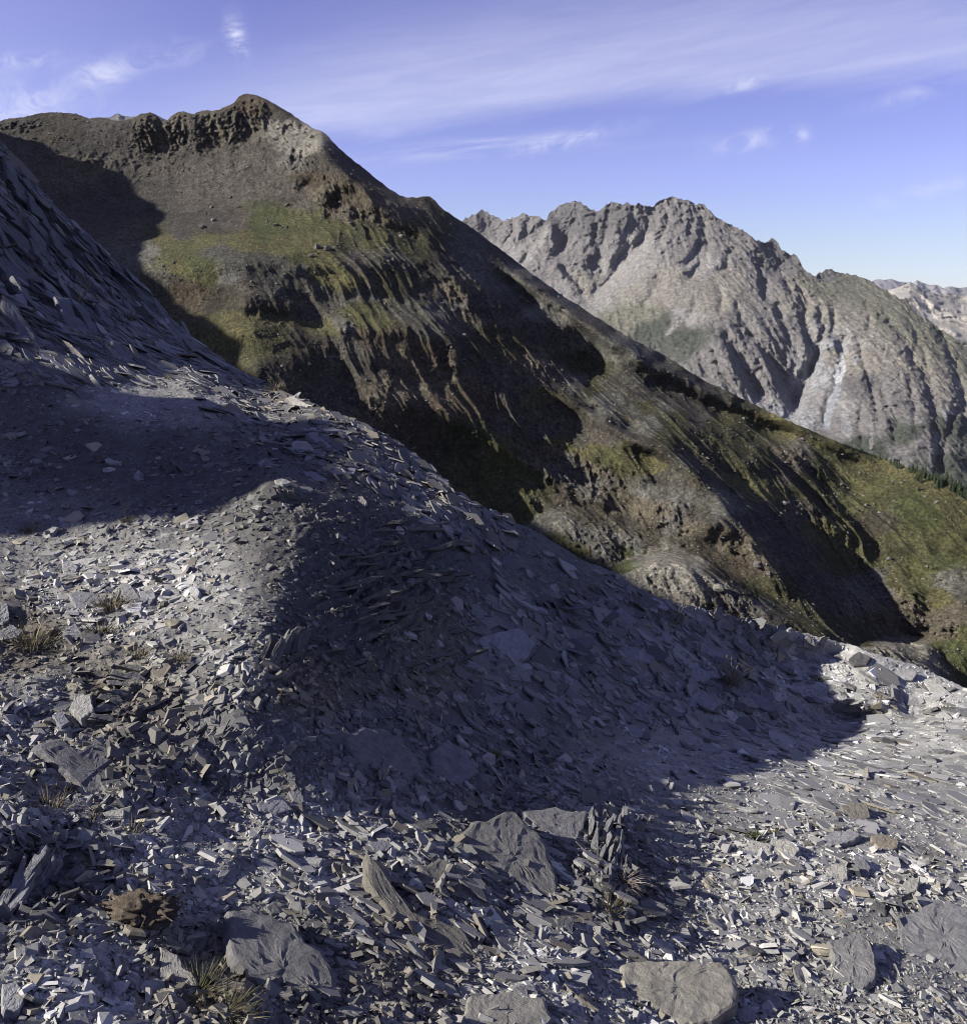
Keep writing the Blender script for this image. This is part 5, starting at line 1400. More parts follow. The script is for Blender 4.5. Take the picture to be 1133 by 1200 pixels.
    ('stone_slab', [(716, 715), (728, 713), (748, 728), (740, 732), (722, 724)], 9, .03, (.21, .21, .235), (0, 0, 0), 'dark slab leaning left of the upper dry grass tuft', 'stone slab'),
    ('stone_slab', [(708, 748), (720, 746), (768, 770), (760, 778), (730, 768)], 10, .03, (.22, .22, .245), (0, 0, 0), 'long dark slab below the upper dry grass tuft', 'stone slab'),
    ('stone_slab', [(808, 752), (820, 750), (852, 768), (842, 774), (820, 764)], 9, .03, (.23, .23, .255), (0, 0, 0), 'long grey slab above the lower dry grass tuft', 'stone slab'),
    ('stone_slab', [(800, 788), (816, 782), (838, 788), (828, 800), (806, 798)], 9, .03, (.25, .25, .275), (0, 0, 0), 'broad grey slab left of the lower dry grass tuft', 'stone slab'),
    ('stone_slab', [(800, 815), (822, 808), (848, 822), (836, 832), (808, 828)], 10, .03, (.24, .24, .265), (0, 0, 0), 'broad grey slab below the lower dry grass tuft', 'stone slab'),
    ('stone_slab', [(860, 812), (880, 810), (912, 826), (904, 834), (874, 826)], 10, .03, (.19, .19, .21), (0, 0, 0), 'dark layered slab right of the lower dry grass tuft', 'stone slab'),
    ('stone_slab', [(1046, 790), (1058, 783), (1075, 786), (1070, 797), (1050, 797)], 8, .03, (.36, .355, .34), (-.1, 0, 0), 'white flat slab near the right end of the crest', 'stone slab'),
    ('stone_slab', [(1080, 796), (1098, 800), (1122, 818), (1114, 822), (1092, 812)], 8, .03, (.35, .345, .32), (-.1, 0, 0), 'long pale slab pointing to the right edge on the crest', 'stone slab'),
    ('stone_slab', [(1094, 838), (1106, 833), (1116, 840), (1106, 846)], 7, .03, (.36, .355, .335), (-.1, 0, 0), 'pale slab at the tip of the thin shadow near the right edge', 'stone slab'),
    ('stone', [(1010, 902), (1016, 898), (1018, 910), (1011, 914)], 14, .06, (.34, .32, .27), (-.2, 0, 0), 'small upright tan stone on the bare slab', 'stone'),
    ('stone', [(1048, 900), (1060, 894), (1064, 898), (1052, 904)], 7, .05, (.30, .30, .30), (0, 0, 0), 'thin tilted stone on the bare slab right of the tan stone', 'stone'),
    ('stone', [(1022, 930), (1032, 924), (1040, 934), (1030, 940)], 12, .06, (.36, .355, .34), (-.1, 0, 0), 'light angular stone on the bare slab above the brown block', 'stone'),
    ('stone', [(905, 765), (912, 763), (920, 770), (914, 776)], 9, .08, (.40, .33, .22), (-.2, 0, 0), 'orange stained stone at the edge of the sunlit crest', 'stone'),
    ('stone', [(345, 1160), (360, 1150), (372, 1165), (360, 1178)], 8, .05, (.21, .20, .18), (0, 0, 0), 'small brownish stone lying on the broad smooth bedrock', 'stone'),
    ('stone', [(862, 1182), (880, 1178), (888, 1190), (874, 1198), (862, 1194)], 14, .05, (.30, .30, .30), (0, 0, 0), 'rounded grey stone just right of the large tan boulder', 'stone'),
    ('stone', [(76, 1110), (92, 1104), (108, 1112), (104, 1122), (84, 1122)], 12, .05, (.25, .25, .27), (0, 0, 0), 'grey flat stone in shade below the layered outcrop', 'stone'),
    ('stone', [(2, 1155), (20, 1148), (32, 1165), (24, 1186), (4, 1184)], 14, .05, (.36, .36, .36), (-.1, 0, 0), 'bright broad stone in the bottom left corner', 'stone'),
    ('stone', [(300, 942), (330, 936), (345, 948), (322, 954), (303, 950)], 10, .05, (.26, .26, .28), (0, 0, 0), 'low oval stone on lit gravel left of the shaded big slab', 'stone'),
    ('stone', [(338, 928), (352, 926), (358, 940), (346, 944)], 12, .05, (.24, .24, .25), (0, 0, 0), 'grey block touching the low oval stone', 'stone'),
    # the long slabs of the bank on the left
    ('bank_slab', [(2, 345), (14, 352), (50, 400), (80, 432), (95, 452), (84, 452), (55, 430), (28, 392), (6, 362)], 14, .03, (.20, .20, .22), (.2, 0, 0), 'longest bluish slab sliding down the left bank', 'stone slab'),
    ('bank_slab', [(67, 348), (80, 352), (100, 382), (122, 416), (118, 420), (98, 402), (78, 376)], 12, .03, (.20, .20, .22), (.2, 0, 0), 'wide bluish slab on the left bank below the dry stalks', 'stone slab'),
    ('bank_slab', [(88, 354), (98, 360), (120, 392), (134, 415), (128, 418), (108, 394)], 10, .03, (.19, .19, .21), (.2, 0, 0), 'narrow slab right of the wide one on the left bank', 'stone slab'),
    ('bank_slab', [(130, 400), (140, 402), (164, 430), (158, 433), (140, 420)], 9, .03, (.21, .21, .23), (.2, 0, 0), 'short grey slab at the foot of the left bank', 'stone slab'),
    ('bank_slab', [(112, 356), (122, 362), (140, 390), (134, 390), (120, 374)], 9, .03, (.19, .19, .21), (.2, 0, 0), 'small slab near the top of the slab pile beside the stalks', 'stone slab'),
    ('bank_slab', [(144, 378), (152, 382), (171, 402), (164, 402), (150, 392)], 8, .03, (.20, .20, .22), (.2, 0, 0), 'small slab furthest right in the slab pile of the bank', 'stone slab'),
    ('bank_slab', [(64, 416), (82, 416), (100, 432), (92, 436), (74, 428)], 8, .03, (.20, .20, .22), (.1, 0, 0), 'leaf shaped slab among the slabs low on the bank', 'stone slab'),
    ('bank_slab', [(86, 456), (96, 456), (122, 474), (114, 477), (98, 468)], 8, .03, (.20, .20, .22), (.1, 0, 0), 'lowest slab of the bank lying in the dark chips', 'stone slab'),
    ('bank_slab', [(25, 378), (30, 382), (44, 402), (54, 420), (50, 421), (38, 406)], 8, .03, (.38, .35, .27), (-.6, -.5, 0), 'thin slab edge catching the sun on the left bank', 'stone slab'),  # sunlit slab edges and end: sun put in as a paler tone
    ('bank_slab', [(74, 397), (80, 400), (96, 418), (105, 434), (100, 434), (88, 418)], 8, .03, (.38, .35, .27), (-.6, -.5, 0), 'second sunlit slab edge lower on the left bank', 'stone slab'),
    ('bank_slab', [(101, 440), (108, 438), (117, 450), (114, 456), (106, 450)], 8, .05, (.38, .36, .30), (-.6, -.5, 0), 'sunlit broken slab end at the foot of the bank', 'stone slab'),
    ('bank_slab', [(30, 415), (38, 418), (56, 440), (62, 450), (52, 446), (38, 430)], 8, .03, (.17, .17, .19), (.2, 0, 0), 'dark slab under the longest slab of the bank', 'stone slab'),
    ('stone', [(17, 345), (26, 343), (34, 354), (30, 360), (20, 356)], 10, .07, (.27, .27, .30), (0, 0, 0), 'rounded blue grey stone resting on the longest bank slab', 'stone'),
    ('bank_slab', [(-8, 300), (20, 306), (50, 330), (66, 345), (40, 344), (10, 326)], 12, .03, (.18, .18, .20), (.2, 0, 0), 'broad smooth slab at the left edge above the slab pile', 'stone slab'),
]
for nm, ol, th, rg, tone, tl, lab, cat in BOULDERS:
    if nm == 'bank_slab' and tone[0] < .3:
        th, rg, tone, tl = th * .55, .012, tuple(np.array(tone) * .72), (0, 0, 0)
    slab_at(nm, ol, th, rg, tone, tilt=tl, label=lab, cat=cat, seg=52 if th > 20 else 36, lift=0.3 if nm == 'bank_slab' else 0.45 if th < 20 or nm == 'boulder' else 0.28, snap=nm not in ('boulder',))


# layered outcrops: every leaf of slate a part
def strip(p0, p1, w, bend=0.0, taper=.5):
    a, b = np.array(p0, float), np.array(p1, float)
    d = b - a
    L_ = np.linalg.norm(d)
    d /= L_
    nrm = np.array([-d[1], d[0]])
    out_, back_ = [], []
    for k in np.linspace(0, 1, 7):
        ww = w * (.22 + .78 * math.sin(math.pi * min(max(k, .05), .95)) ** .6) * RNG.uniform(.65, 1.25)
        c = a + d * L_ * k + nrm * bend * L_ * math.sin(math.pi * k)
        out_.append(c + nrm * ww / 2)
        back_.append(c - nrm * ww / 2)
    return out_ + back_[::-1]


def outcrop(name, label, base_px, strips, tone, tilt, thick=10):
    e = bpy.data.objects.new(name, None)
    COL.objects.link(e)
    P, _, _ = on_ground(*base_px)
    e.location = P[0]
    tag(e, label, 'rock outcrop')
    for (p0, p1, w, bend) in strips:
        k = RNG.uniform(.75, 1.15)
        slab_at('slab', strip(p0, p1, w, bend), thick * RNG.uniform(.7, 1.3), .03, tuple(np.array(tone) * k), lift=.55, tilt=np.array(tilt) + RNG.normal(size=3) * .2, parent=e, seg=20, facing=.9)


sl = []
for k in range(15):
    f = k / 14
    sl.append(((-6 + 24 * f + RNG.uniform(-6, 6), 1085 - 20 * f), (38 + 32 * f + RNG.uniform(-4, 8), 1002 - 5 * f + RNG.uniform(-8, 8)), 8, RNG.uniform(-.05, .08)))
for k in range(7):
    f = k / 6
    sl.append(((-8, 1000 - 50 * f), (26 + RNG.uniform(0, 16), 965 - 42 * f), 8, .04))
outcrop('slate_outcrop', 'curved stack of thin slate leaves at the left edge, low in the picture', (30, 1030), sl, (.24, .24, .245), (-.35, -.1, 0), 10)
sl = []
for k in range(24):
    x0 = 686 + RNG.uniform(0, 50)
    y0 = 940 + RNG.uniform(0, 70)
    ln = RNG.uniform(22, 62)
    sl.append(((x0 + ln * .10, y0), (x0 - ln * RNG.uniform(.02, .22), y0 + ln), RNG.uniform(3, 7.5), RNG.uniform(-.08, .08)))
outcrop('slate_outcrop', 'upright slate sheets fanned out beside the dead plant', (715, 1000), sl, (.23, .23, .225), (-.15, .1, -.2), 10)
sl = []
for k in range(11):
    f = k / 10
    sl.append(((104 + 30 * f, 842 - 60 * f + RNG.uniform(-4, 4)), (150 + 36 * f, 858 - 56 * f + RNG.uniform(-6, 10)), 7, -.15))
outcrop('slate_outcrop', 'folded ridge of thin slate leaves above the large dark slab', (140, 830), sl, (.18, .175, .165), (.2, 0, 0), 10)
sl = []
for k in range(50):
    f = RNG.uniform()
    y0 = 606 + 190 * f
    x0 = 340 + RNG.uniform(0, 1) * (130 + 40 * math.sin(f * 3.1)) + 18 * f
    ln = RNG.uniform(24, 85)
    rise = .10 + .22 * f + RNG.uniform(-.07, .07)
    sl.append(((x0, y0 + ln * rise * .5), (x0 + ln, y0 - ln * rise * .5), RNG.uniform(2.5, 6.5), RNG.uniform(-.06, .06)))
outcrop('slate_outcrop', 'big dark bedded outcrop standing in the shade at the centre', (440, 700), sl, (.125, .12, .11), (.1, 0, 0), 5)
sl = []
for k in range(12):
    f = k / 11
    sl.append(((290 + 44 * f, 800 - 10 * f + RNG.uniform(-5, 5)), (318 + 44 * f, 748 - 10 * f + RNG.uniform(-10, 5)), 7, .04))
outcrop('slate_outcrop', 'steep bundle of slate leaves at the edge of the lit chips', (330, 775), sl, (.17, .165, .15), (0, 0, 0), 8)


sl = []
for k in range(26):
    f = RNG.uniform()
    bx = RNG.uniform(-5, 50 + 200 * f * f)
    by = np.interp(bx, [0, 60, 130, 200, 260, 300], [166, 236, 300, 372, 420, 446])
    by = by + RNG.uniform(6, max(10, 440 - by)) * RNG.uniform(.2, 1)
    if by > 446:
        continue
    ln = RNG.uniform(30, 95) * (1.1 if bx < 80 else .8)
    a = math.radians(RNG.uniform(44, 60) if bx < 100 else RNG.uniform(38, 50))
    sl.append(((bx - ln * .5 * math.cos(a), by - ln * .5 * math.sin(a)), (bx + ln * .5 * math.cos(a), by + ln * .5 * math.sin(a)), RNG.uniform(2.5, 8), RNG.uniform(-.04, .04)))
outcrop('slate_bank', 'steep left bank of tilted slate leaves sliding down to the right', (120, 360), sl, (.19, .19, .195), (.1, 0, 0), 9)


# thin plates of slate lying down the left bank like shingles, with the dip of the rock
def lain_plates(name, label, n, px, py, k, axis, med, sig, wr, lim, tilt, tones, rusty):
    px, py = px[k][:n], py[k][:n]
    P, Nn, Cc = on_ground(px, py)
    n = len(px)
    t = np.linalg.norm(P - EYE, axis=1)
    lg = np.exp(RNG.normal(math.log(med), sig, n))
    lg = np.clip(lg, 4 * t / FPX, lim * t / FPX) * .5
    wd = lg * RNG.uniform(*wr, n)
    th = np.clip(lg * RNG.uniform(.03, .09, n), .012, .07)
    nn = Nn + RNG.normal(size=(n, 3)) * RNG.uniform(.03, tilt, n)[:, None]
    nn /= np.linalg.norm(nn, axis=1)[:, None]
    d = axis[None] + RNG.normal(size=(n, 3)) * (.10 if wr[1] < .4 else .35)
    d -= nn * (d * nn).sum(1)[:, None]
    d /= np.linalg.norm(d, axis=1)[:, None]
    b = np.cross(nn, d)
    out2 = np.array([[-1, -.35], [-.55, -1], [.6, -.9], [1, -.1], [.7, .85], [-.75, .9]])
    O = out2[None] * (1 + RNG.normal(size=(n, 6, 2)) * .16)
    pl = P[:, None] + O[..., :1] * lg[:, None, None] * d[:, None] + O[..., 1:] * wd[:, None, None] * b[:, None]
    top = pl + (nn * (th * .75)[:, None])[:, None]
    bot = pl - (nn * (th * .6)[:, None])[:, None]
    V = np.concatenate([top, bot], 1).reshape(-1, 3)
    fl = [[0, i, i + 1] for i in range(1, 5)]
    for i in range(6):
        i2 = (i + 1) % 6
        fl += [[i, 6 + i, 6 + i2], [i, 6 + i2, i2]]
    F = (np.array(fl)[None] + (np.arange(n) * 12)[:, None, None]).reshape(-1, 3)
    tn = np.array(tones)[None] * .62 * np.exp(RNG.normal(-.12, .30, n))[:, None]
    br = (RNG.uniform(size=n) < np.where(px < 40, rusty * 4, rusty))[:, None]
    tn = np.where(br, np.array(SBROWN)[None] * .8, tn)
    o = link(name, mesh_np(name, V, F, mat_chip, np.repeat(tn[:, None], 12, 1).reshape(-1, 3), smooth=False))
    tag(o, label, None, None, 'stuff')


_x, _y = RNG.uniform(-60, 320, 26000), RNG.uniform(100, 452, 26000)
lain_plates('bank_slates', 'thin slate plates lying down the steep left bank', 5200, _x, _y, (_y > FGSKYF(_x) - 1) & (_y < FG_FOOT(_x) + 2), _dl, .28, .55, (.12, .38), 42, .22, SLATB, .08)


def run_of(p, q):
    v = fg_point(*q) - fg_point(*p)
    return v / np.linalg.norm(v)


# broken slabs that stick out of the shaded hollow, of the crest and of the bedrock at the bottom
_x, _y = RNG.normal(770, 120, 9000), RNG.normal(770, 48, 9000)
lain_plates('shaded_slates', 'overlapping slate slabs in the shaded hollow', 900, _x, _y, (_y > FGSKYF(_x) + 1) & (_x > 540) & (_x < 935) & (_y < 860), run_of((700., 725.), (880., 805.)), .17, .5, (.3, .75), 44, .30, (.185, .185, .187), .06)
_x, _y = RNG.uniform(110, 600, 9000), RNG.uniform(450, 640, 9000)
lain_plates('crest_slates', 'broken slate slabs along the left crest', 1100, _x, _y, (_y > FGSKYF(_x) - 1) & (_y < FGSKYF(_x) + 70), run_of((300., 470.), (470., 560.)), .16, .5, (.25, .65), 44, .34, (.18, .178, .175), .16)
_x, _y = RNG.normal(560, 130, 4000), RNG.normal(1040, 60, 4000)
lain_plates('split_slates', 'slate split off the brown bedrock in parallel plates', 420, _x, _y, (_x > 330) & (_x < 800), run_of((440., 1020.), (640., 1130.)), .10, .5, (.22, .55), 46, .30, (.27, .265, .25), .2)
_x, _y = RNG.normal(1010, 90, 4000), RNG.normal(880, 60, 4000)
lain_plates('pale_slates', 'pale slabs bedded in the sunlit ground at the right', 420, _x, _y, (_y > FGSKYF(_x) + 2) & (_x < 1150) & (_x > 840), run_of((900., 830.), (1080., 900.)), .15, .5, (.35, .8), 40, .16, (.29, .288, .28), .08)


# medium shards, each an object; a handful of shapes share their meshes
def shard_mesh(k):
    m = int(RNG.integers(6, 9))
    ang = np.sort((np.arange(m) + RNG.uniform(-.35, .35, m)) / m * 2 * math.pi)
    rad = RNG.uniform(.72, 1.0, m)
    el = RNG.uniform(.42, .85)
    pr = np.stack([np.cos(ang) * rad, np.sin(ang) * rad * el], -1)
    th = RNG.uniform(.14, .34)
    rings = [(0.55, th * 1.0), (.92, th * .92), (1.0, th * .62), (.97, 0.0)]
    V = [[0, 0, th * 1.02]]
    for f, z in rings:
        for p in pr:
            V.append([p[0] * f + RNG.normal() * .03, p[1] * f + RNG.normal() * .03, z + RNG.normal() * th * .10])
    T = []
    for i in range(m):
        i2 = (i + 1) % m
        T.append([0, 1 + i, 1 + i2])
        for r in range(len(rings) - 1):
            a, b = 1 + r * m, 1 + (r + 1) * m
            T += [[a + i, b + i, b + i2], [a + i, b + i2, a + i2]]
    V = np.array(V)
    tone = np.array((SLATE, SLATE, SLATB, SLATP, STAN, SLATD, SLATP, SLATE)[k % 8]) * RNG.uniform(.95, 1.3)
    return mesh_np('slate_shard', V, np.array(T), mat_slab, np.clip(0.62 * tone[None] * (1 + .25 * RNG.normal(size=(len(V), 1))), .05, .5), smooth=False)


protos = [shard_mesh(k) for k in range(16)]
cnt, tries = 0, 0
placed = []
while cnt < 298 and tries < 20000:
    tries += 1
    px, py = RNG.uniform(5, 1128), RNG.uniform(470, 1195)
    if cnt < 120:
        px, py = RNG.normal(790, 105), RNG.normal(770, 42)
    if py < FGSKYF(px) + 6 or px > 1128 or RNG.uniform() > bare(np.array(px), np.array(py)) + .1:
        continue
    size = RNG.uniform(8, 19) * (0.55 + 0.55 * (py - 440) / 760) * (1 + .35 * float(blob(np.array(px), np.array(py), [(830, 760, 130, 60, 1.), (370, 520, 90, 50, .8)])))
    if any((px - a) ** 2 + (py - b) ** 2 < (size + s) ** 2 * .9 for a, b, s in placed):
        continue
    if any(poly_mask(bo[1], np.array([[px]]), np.array([[py]]))[0, 0] for bo in BOULDERS):
        continue
    placed.append((px, py, size))
    P, Nn, _ = on_ground(px, py)
    t = np.linalg.norm(P[0] - EYE)
    o = bpy.data.objects.new('slate_shard', protos[(cnt % len(protos)) if cnt >= 120 else (0, 1, 2, 5, 7, 8, 9, 10, 13, 15)[cnt % 10]])
    COL.objects.link(o)
    fr = frames(Nn, np.array([RNG.uniform(.08, .28) if cnt < 120 else RNG.uniform(.08, .4)]), RNG)[0]
    from mathutils import Matrix
    sc_ = size * t / FPX
    Mx = Matrix(((fr[0][0], fr[1][0], fr[2][0]), (fr[0][1], fr[1][1], fr[2][1]), (fr[0][2], fr[1][2], fr[2][2]))).to_4x4()
    o.matrix_world = Matrix.Translation(Vector(P[0] - fr[2] * .05 * sc_)) @ Mx @ Matrix.Scale(sc_, 4)
    tag(o, 'loose grey slate shard a hand or two across lying on the chips', 'slate shard', 'loose slate shards on the slope')
    cnt += 1

# ================================================================== plants, trees, boulders on the far slope
def leaf_mat(name, col, rough=0.8):
    m = bpy.data.materials.new(name)
    m.use_nodes = True
    t = m.node_tree
    b = t.nodes['Principled BSDF']
    b.inputs['Roughness'].default_value = rough
    b.inputs['Specular IOR Level'].default_value = 0.2
    at = node(t, 'ShaderNodeAttribute', attribute_name='tone')
    t.links.new(at.outputs['Color'], b.inputs['Base Color'])
    return m


mat_leaf = leaf_mat('dry_grass', None)
STRAW, STRAW2, MOSS, GREEN_, DEAD = (0.20, 0.17, 0.105), (0.12, 0.10, 0.066), (0.062, 0.056, 0.028), (0.045, 0.062, 0.02), (0.14, 0.12, 0.095)


def blades(rng, n, h, spread, lean, width, tones, droop=0.35, splay=1.0):
    """curved tapering blades fanned out of one root"""
    V, F, C = [], [], []
    for i in range(n):
        a = rng.uniform(0, 2 * math.pi)
        d = np.array([math.cos(a), math.sin(a), 0])
        base = d * spread * rng.uniform(0, 1) + np.array([0, 0, -.01 * h])
        L_ = h * rng.uniform(.45, 1.1)
        up = np.array([0, 0, 1.0]) + d * rng.uniform(.05, .75) * splay + np.array(lean) + rng.normal(size=3) * .08
        up /= np.linalg.norm(up)
        side = np.cross(up, rng.normal(size=3))
        side /= np.linalg.norm(side)
        w = width * rng.uniform(.6, 1.3)
        k0 = len(V)
        tone = np.array(tones[rng.integers(0, len(tones))]) * rng.uniform(.7, 1.25)
        for s in (0, .35, .7, 1.0):
            c = base + up * L_ * s + (d * .6 + np.array([0, 0, -.8])) * droop * L_ * s * s * .5
            ww = w * (1 - s) ** .7
            if s < 1:
                V += [c - side * ww / 2, c + side * ww / 2]
                C += [tone, tone]
            else:
                V.append(c)
                C.append(tone)
        F += [[k0, k0 + 1, k0 + 3], [k0, k0 + 3, k0 + 2], [k0 + 2, k0 + 3, k0 + 5], [k0 + 2, k0 + 5, k0 + 4], [k0 + 4, k0 + 5, k0 + 6]]
    return np.array(V), np.array(F), np.array(C)


def plant(name, px, py, hpx, n, label, cat, tones, lean=(0, 0, 0), spread=.12, wpx=1.2, droop=.35, splay=1.0, heads=0, flat=1.0):
    P, Nn, _ = on_ground(px, py)
    P = P[0]
    t = np.linalg.norm(P - EYE)
    h = hpx * t / FPX
    rng = np.random.default_rng(int(px * 7 + py))
    e = bpy.data.objects.new(name, None)
    COL.objects.link(e)
    e.location = P
    tag(e, label, cat)
    V, F, C = blades(rng, int(n * 1.8), h, spread * h, lean, wpx * .62 * t / FPX, tones, droop, splay)
    V[:, 2] *= flat
    link('leaves', mesh_np('leaves', V, F, mat_leaf, C, smooth=False), e)
    for k in range(heads):
        V, F, C = blades(rng, 1, h * 1.25, spread * h * .5, np.array(lean) * .8, wpx * 1.1 * t / FPX, [STRAW], .25, .5)
        tip = V[-1]
        hv, hf, hc = blades(rng, 7, h * .14, .002, (0, 0, .3), wpx * 1.3 * t / FPX, [STRAW], .1, .35)
        V2 = np.vstack([V, hv + tip - np.array([0, 0, h * .1])])
        link('stalk', mesh_np('stalk', V2, np.vstack([F, hf + len(V)]), mat_leaf, np.vstack([C, hc]), smooth=False), e)
    return e


plant('grass_tuft', 852, 802, 34, 70, 'lower dry straw coloured grass tuft between slabs at the shade edge', 'grass tuft', [STRAW, STRAW2, STRAW2], (.15, 0, 0), .35, 1.1, .4, .9, 6)
plant('grass_tuft', 790, 728, 20, 45, 'upper dry grass tuft on dark slabs below the rock dome', 'grass tuft', [STRAW, STRAW2, MOSS], (.1, 0, 0), .45, 1.0, .4, .9, 5)
plant('grass_tuft', 96, 348, 36, 10, 'few long dry stalks standing on the left bank', 'grass tuft', [STRAW, STRAW2], (.35, 0, 0), .12, 1.3, .15, .55, 4)
plant('grass_tuft', 42, 322, 20, 12, 'small dry tuft in a crack high on the left bank', 'grass tuft', [STRAW2, STRAW], (.2, 0, 0), .2, 1.0, .2, .6, 1)
plant('grass_tuft', 150, 336, 14, 9, 'short dry stalks near the edge of the left bank', 'grass tuft', [STRAW2, STRAW], (.2, 0, 0), .2, .9, .2, .6, 1)
plant('grass_tuft', 12, 282, 18, 40, 'mossy yellow tuft on a ledge at the left edge of the bank', 'grass tuft', [MOSS, STRAW2], (.1, 0, 0), .5, 1.2, .4, 1, 0)
plant('grass_tuft', 150, 375, 16, 40, 'dark dry tuft beside the smallest bank slab', 'grass tuft', [STRAW2, MOSS], (.1, 0, 0), .5, 1.0, .4, 1, 0)
plant('grass_tuft', 192, 444, 9, 30, 'low pale tuft on the lit left crest', 'grass tuft', [STRAW, STRAW2], (.1, 0, 0), .8, 1.0, .4, 1, 0)
plant('grass_tuft', 322, 456, 13, 46, 'yellow tuft on the skyline left of the long pale slab', 'grass tuft', [STRAW, MOSS], (.1, 0, 0), .8, 1.0, .4, 1, 0)
plant('grass_stalk', 148, 606, 28, 3, 'single dry stalk above the lit chips at the left', 'grass stalk', [STRAW], (0, 0, 0), .05, 1.2, .1, .2, 1)
plant('grass_tuft', 150, 612, 10, 40, 'small dry tuft at the foot of the single stalk', 'grass tuft', [STRAW, STRAW2], (0, 0, 0), .7, 1.1, .4, 1, 0)
plant('grass_tuft', 34, 622, 12, 40, 'dry brown tuft at the upper left of the lit chips', 'grass tuft', [STRAW2, MOSS], (0, 0, 0), .8, 1.1, .4, 1, 0)
plant('grass_tuft', 36, 752, 30, 130, 'left patch of dry moss and grass between pale stones', 'grass tuft', [MOSS, STRAW2, STRAW], (.1, 0, 0), .8, 1.2, .5, 1.2, 4)
plant('grass_tuft', 130, 712, 26, 120, 'dry brown tuft between two dark stones on the lit chips', 'grass tuft', [MOSS, STRAW2, STRAW], (.1, 0, 0), .8, 1.2, .5, 1.2, 3)
plant('grass_tuft', 116, 742, 20, 70, 'brown tuft with thin stalks below the dark stones', 'grass tuft', [MOSS, STRAW2], (.1, 0, 0), .8, 1.1, .5, 1.1, 4)
plant('grass_tuft', 160, 766, 16, 60, 'brown tuft in shade above the folded slate ridge', 'grass tuft', [MOSS, STRAW2, STRAW], (.1, 0, 0), .8, 1.1, .5, 1.1, 3)
plant('grass_tuft', 210, 776, 17, 70, 'round straw coloured tuft alone near the shade edge', 'grass tuft', [STRAW, STRAW2], (.1, 0, 0), .8, 1.1, .5, 1.1, 0)
plant('grass_tuft', 56, 950, 26, 110, 'dry moss and grass under the left end of the rough slab', 'grass tuft', [MOSS, STRAW2, STRAW], (.1, -.2, 0), .8, 1.4, .5, 1.1, 4)
plant('grass_tuft', 104, 968, 16, 50, 'dark tuft in the hollow below the rough slab', 'grass tuft', [MOSS, STRAW2], (.1, -.2, 0), .9, 1.3, .5, 1.1, 0)
plant('grass_tuft', 152, 982, 20, 28, 'thin dry stalks on lit gravel below the rough slab', 'grass tuft', [STRAW2, STRAW], (.1, 0, 0), .6, 1.1, .3, 1., 3)
plant('moss_clump', 232, 1168, 34, 260, 'brown green moss strip running down beside the pale upright slab', 'moss', [MOSS, STRAW2, (.07, .075, .03)], (.1, -.2, 0), 1.0, 1.5, .6, 1.3, 0, .6)
plant('moss_clump', 262, 1196, 30, 200, 'lower end of the moss at the bottom edge', 'moss', [MOSS, STRAW2, (.07, .075, .03)], (.1, -.2, 0), 1.0, 1.5, .6, 1.3, 0, .6)
plant('green_plant', 884, 984, 11, 60, 'small green plant behind the pale stones', 'plant', [GREEN_, MOSS, GREEN_], (0, 0, 0), .9, 2.2, .6, 1.3, 0, .8)
plant('green_plant', 906, 977, 8, 34, 'tiny green sprig right of the small green plant', 'plant', [GREEN_, MOSS], (0, 0, 0), .9, 2.0, .6, 1.3, 0, .8)
plant('moss_clump', 578, 886, 10, 80, 'yellow green moss growing on the whitish knobbly stone', 'moss', [MOSS, (.14, .12, .03)], (0, 0, 0), .5, 1.6, .6, 1.2, 0, .8)
plant('moss_clump', 846, 917, 6, 60, 'small round brown cushion plant on fine gravel', 'moss', [STRAW2, MOSS], (0, 0, 0), .7, 1.6, .6, 1.2, 0, .8)
plant('grass_tuft', 920, 790, 10, 46, 'greenish tuft at the left of the sunlit crest', 'grass tuft', [MOSS, STRAW], (0, 0, 0), .9, 1.2, .5, 1.2, 0)
plant('grass_tuft', 958, 796, 7, 36, 'low green tuft in the middle of the sunlit crest', 'grass tuft', [MOSS, GREEN_, STRAW], (0, 0, 0), .9, 1.2, .5, 1.2, 0)
plant('grass_tuft', 1030, 818, 7, 36, 'low yellow tuft just above the thin shadow', 'grass tuft', [MOSS, STRAW], (0, 0, 0), .9, 1.2, .5, 1.2, 0)
plant('grass_tuft', 1106, 832, 8, 40, 'dry tuft behind the slab at the tip of the thin shadow', 'grass tuft', [MOSS, STRAW, GREEN_], (0, 0, 0), .9, 1.2, .5, 1.2, 0)
plant('grass_stalk', 466, 714, 14, 3, 'thin pale stalk against the dark bedded outcrop', 'grass stalk', [STRAW], (0, 0, 0), .05, 1.1, .1, .2, 1)
plant('grass_stalk', 436, 790, 16, 3, 'thin pale stalk at the foot of the dark bedded outcrop', 'grass stalk', [STRAW], (0, 0, 0), .05, 1.1, .1, .2, 1)
plant('dead_plant', 728, 1034, 34, 46, 'dead plant with bleached twigs beside the upright slate sheets', 'dead plant', [DEAD, STRAW2, (.26, .22, .18)], (.2, -.5, 0), .35, 1.4, .9, 1.3, 0)
plant('dead_plant', 712, 1070, 18, 70, 'brown dry moss at the foot of the dead plant', 'dead plant', [STRAW2, MOSS], (0, -.2, 0), .9, 1.3, .6, 1.2, 0)
plant('dead_twig', 150, 1036, 22, 8, 'thin forked dry twig lying in the shade above the root clump', 'twig', [DEAD, STRAW2], (-.3, 0, -.5), .2, 1.1, .3, .8, 0)

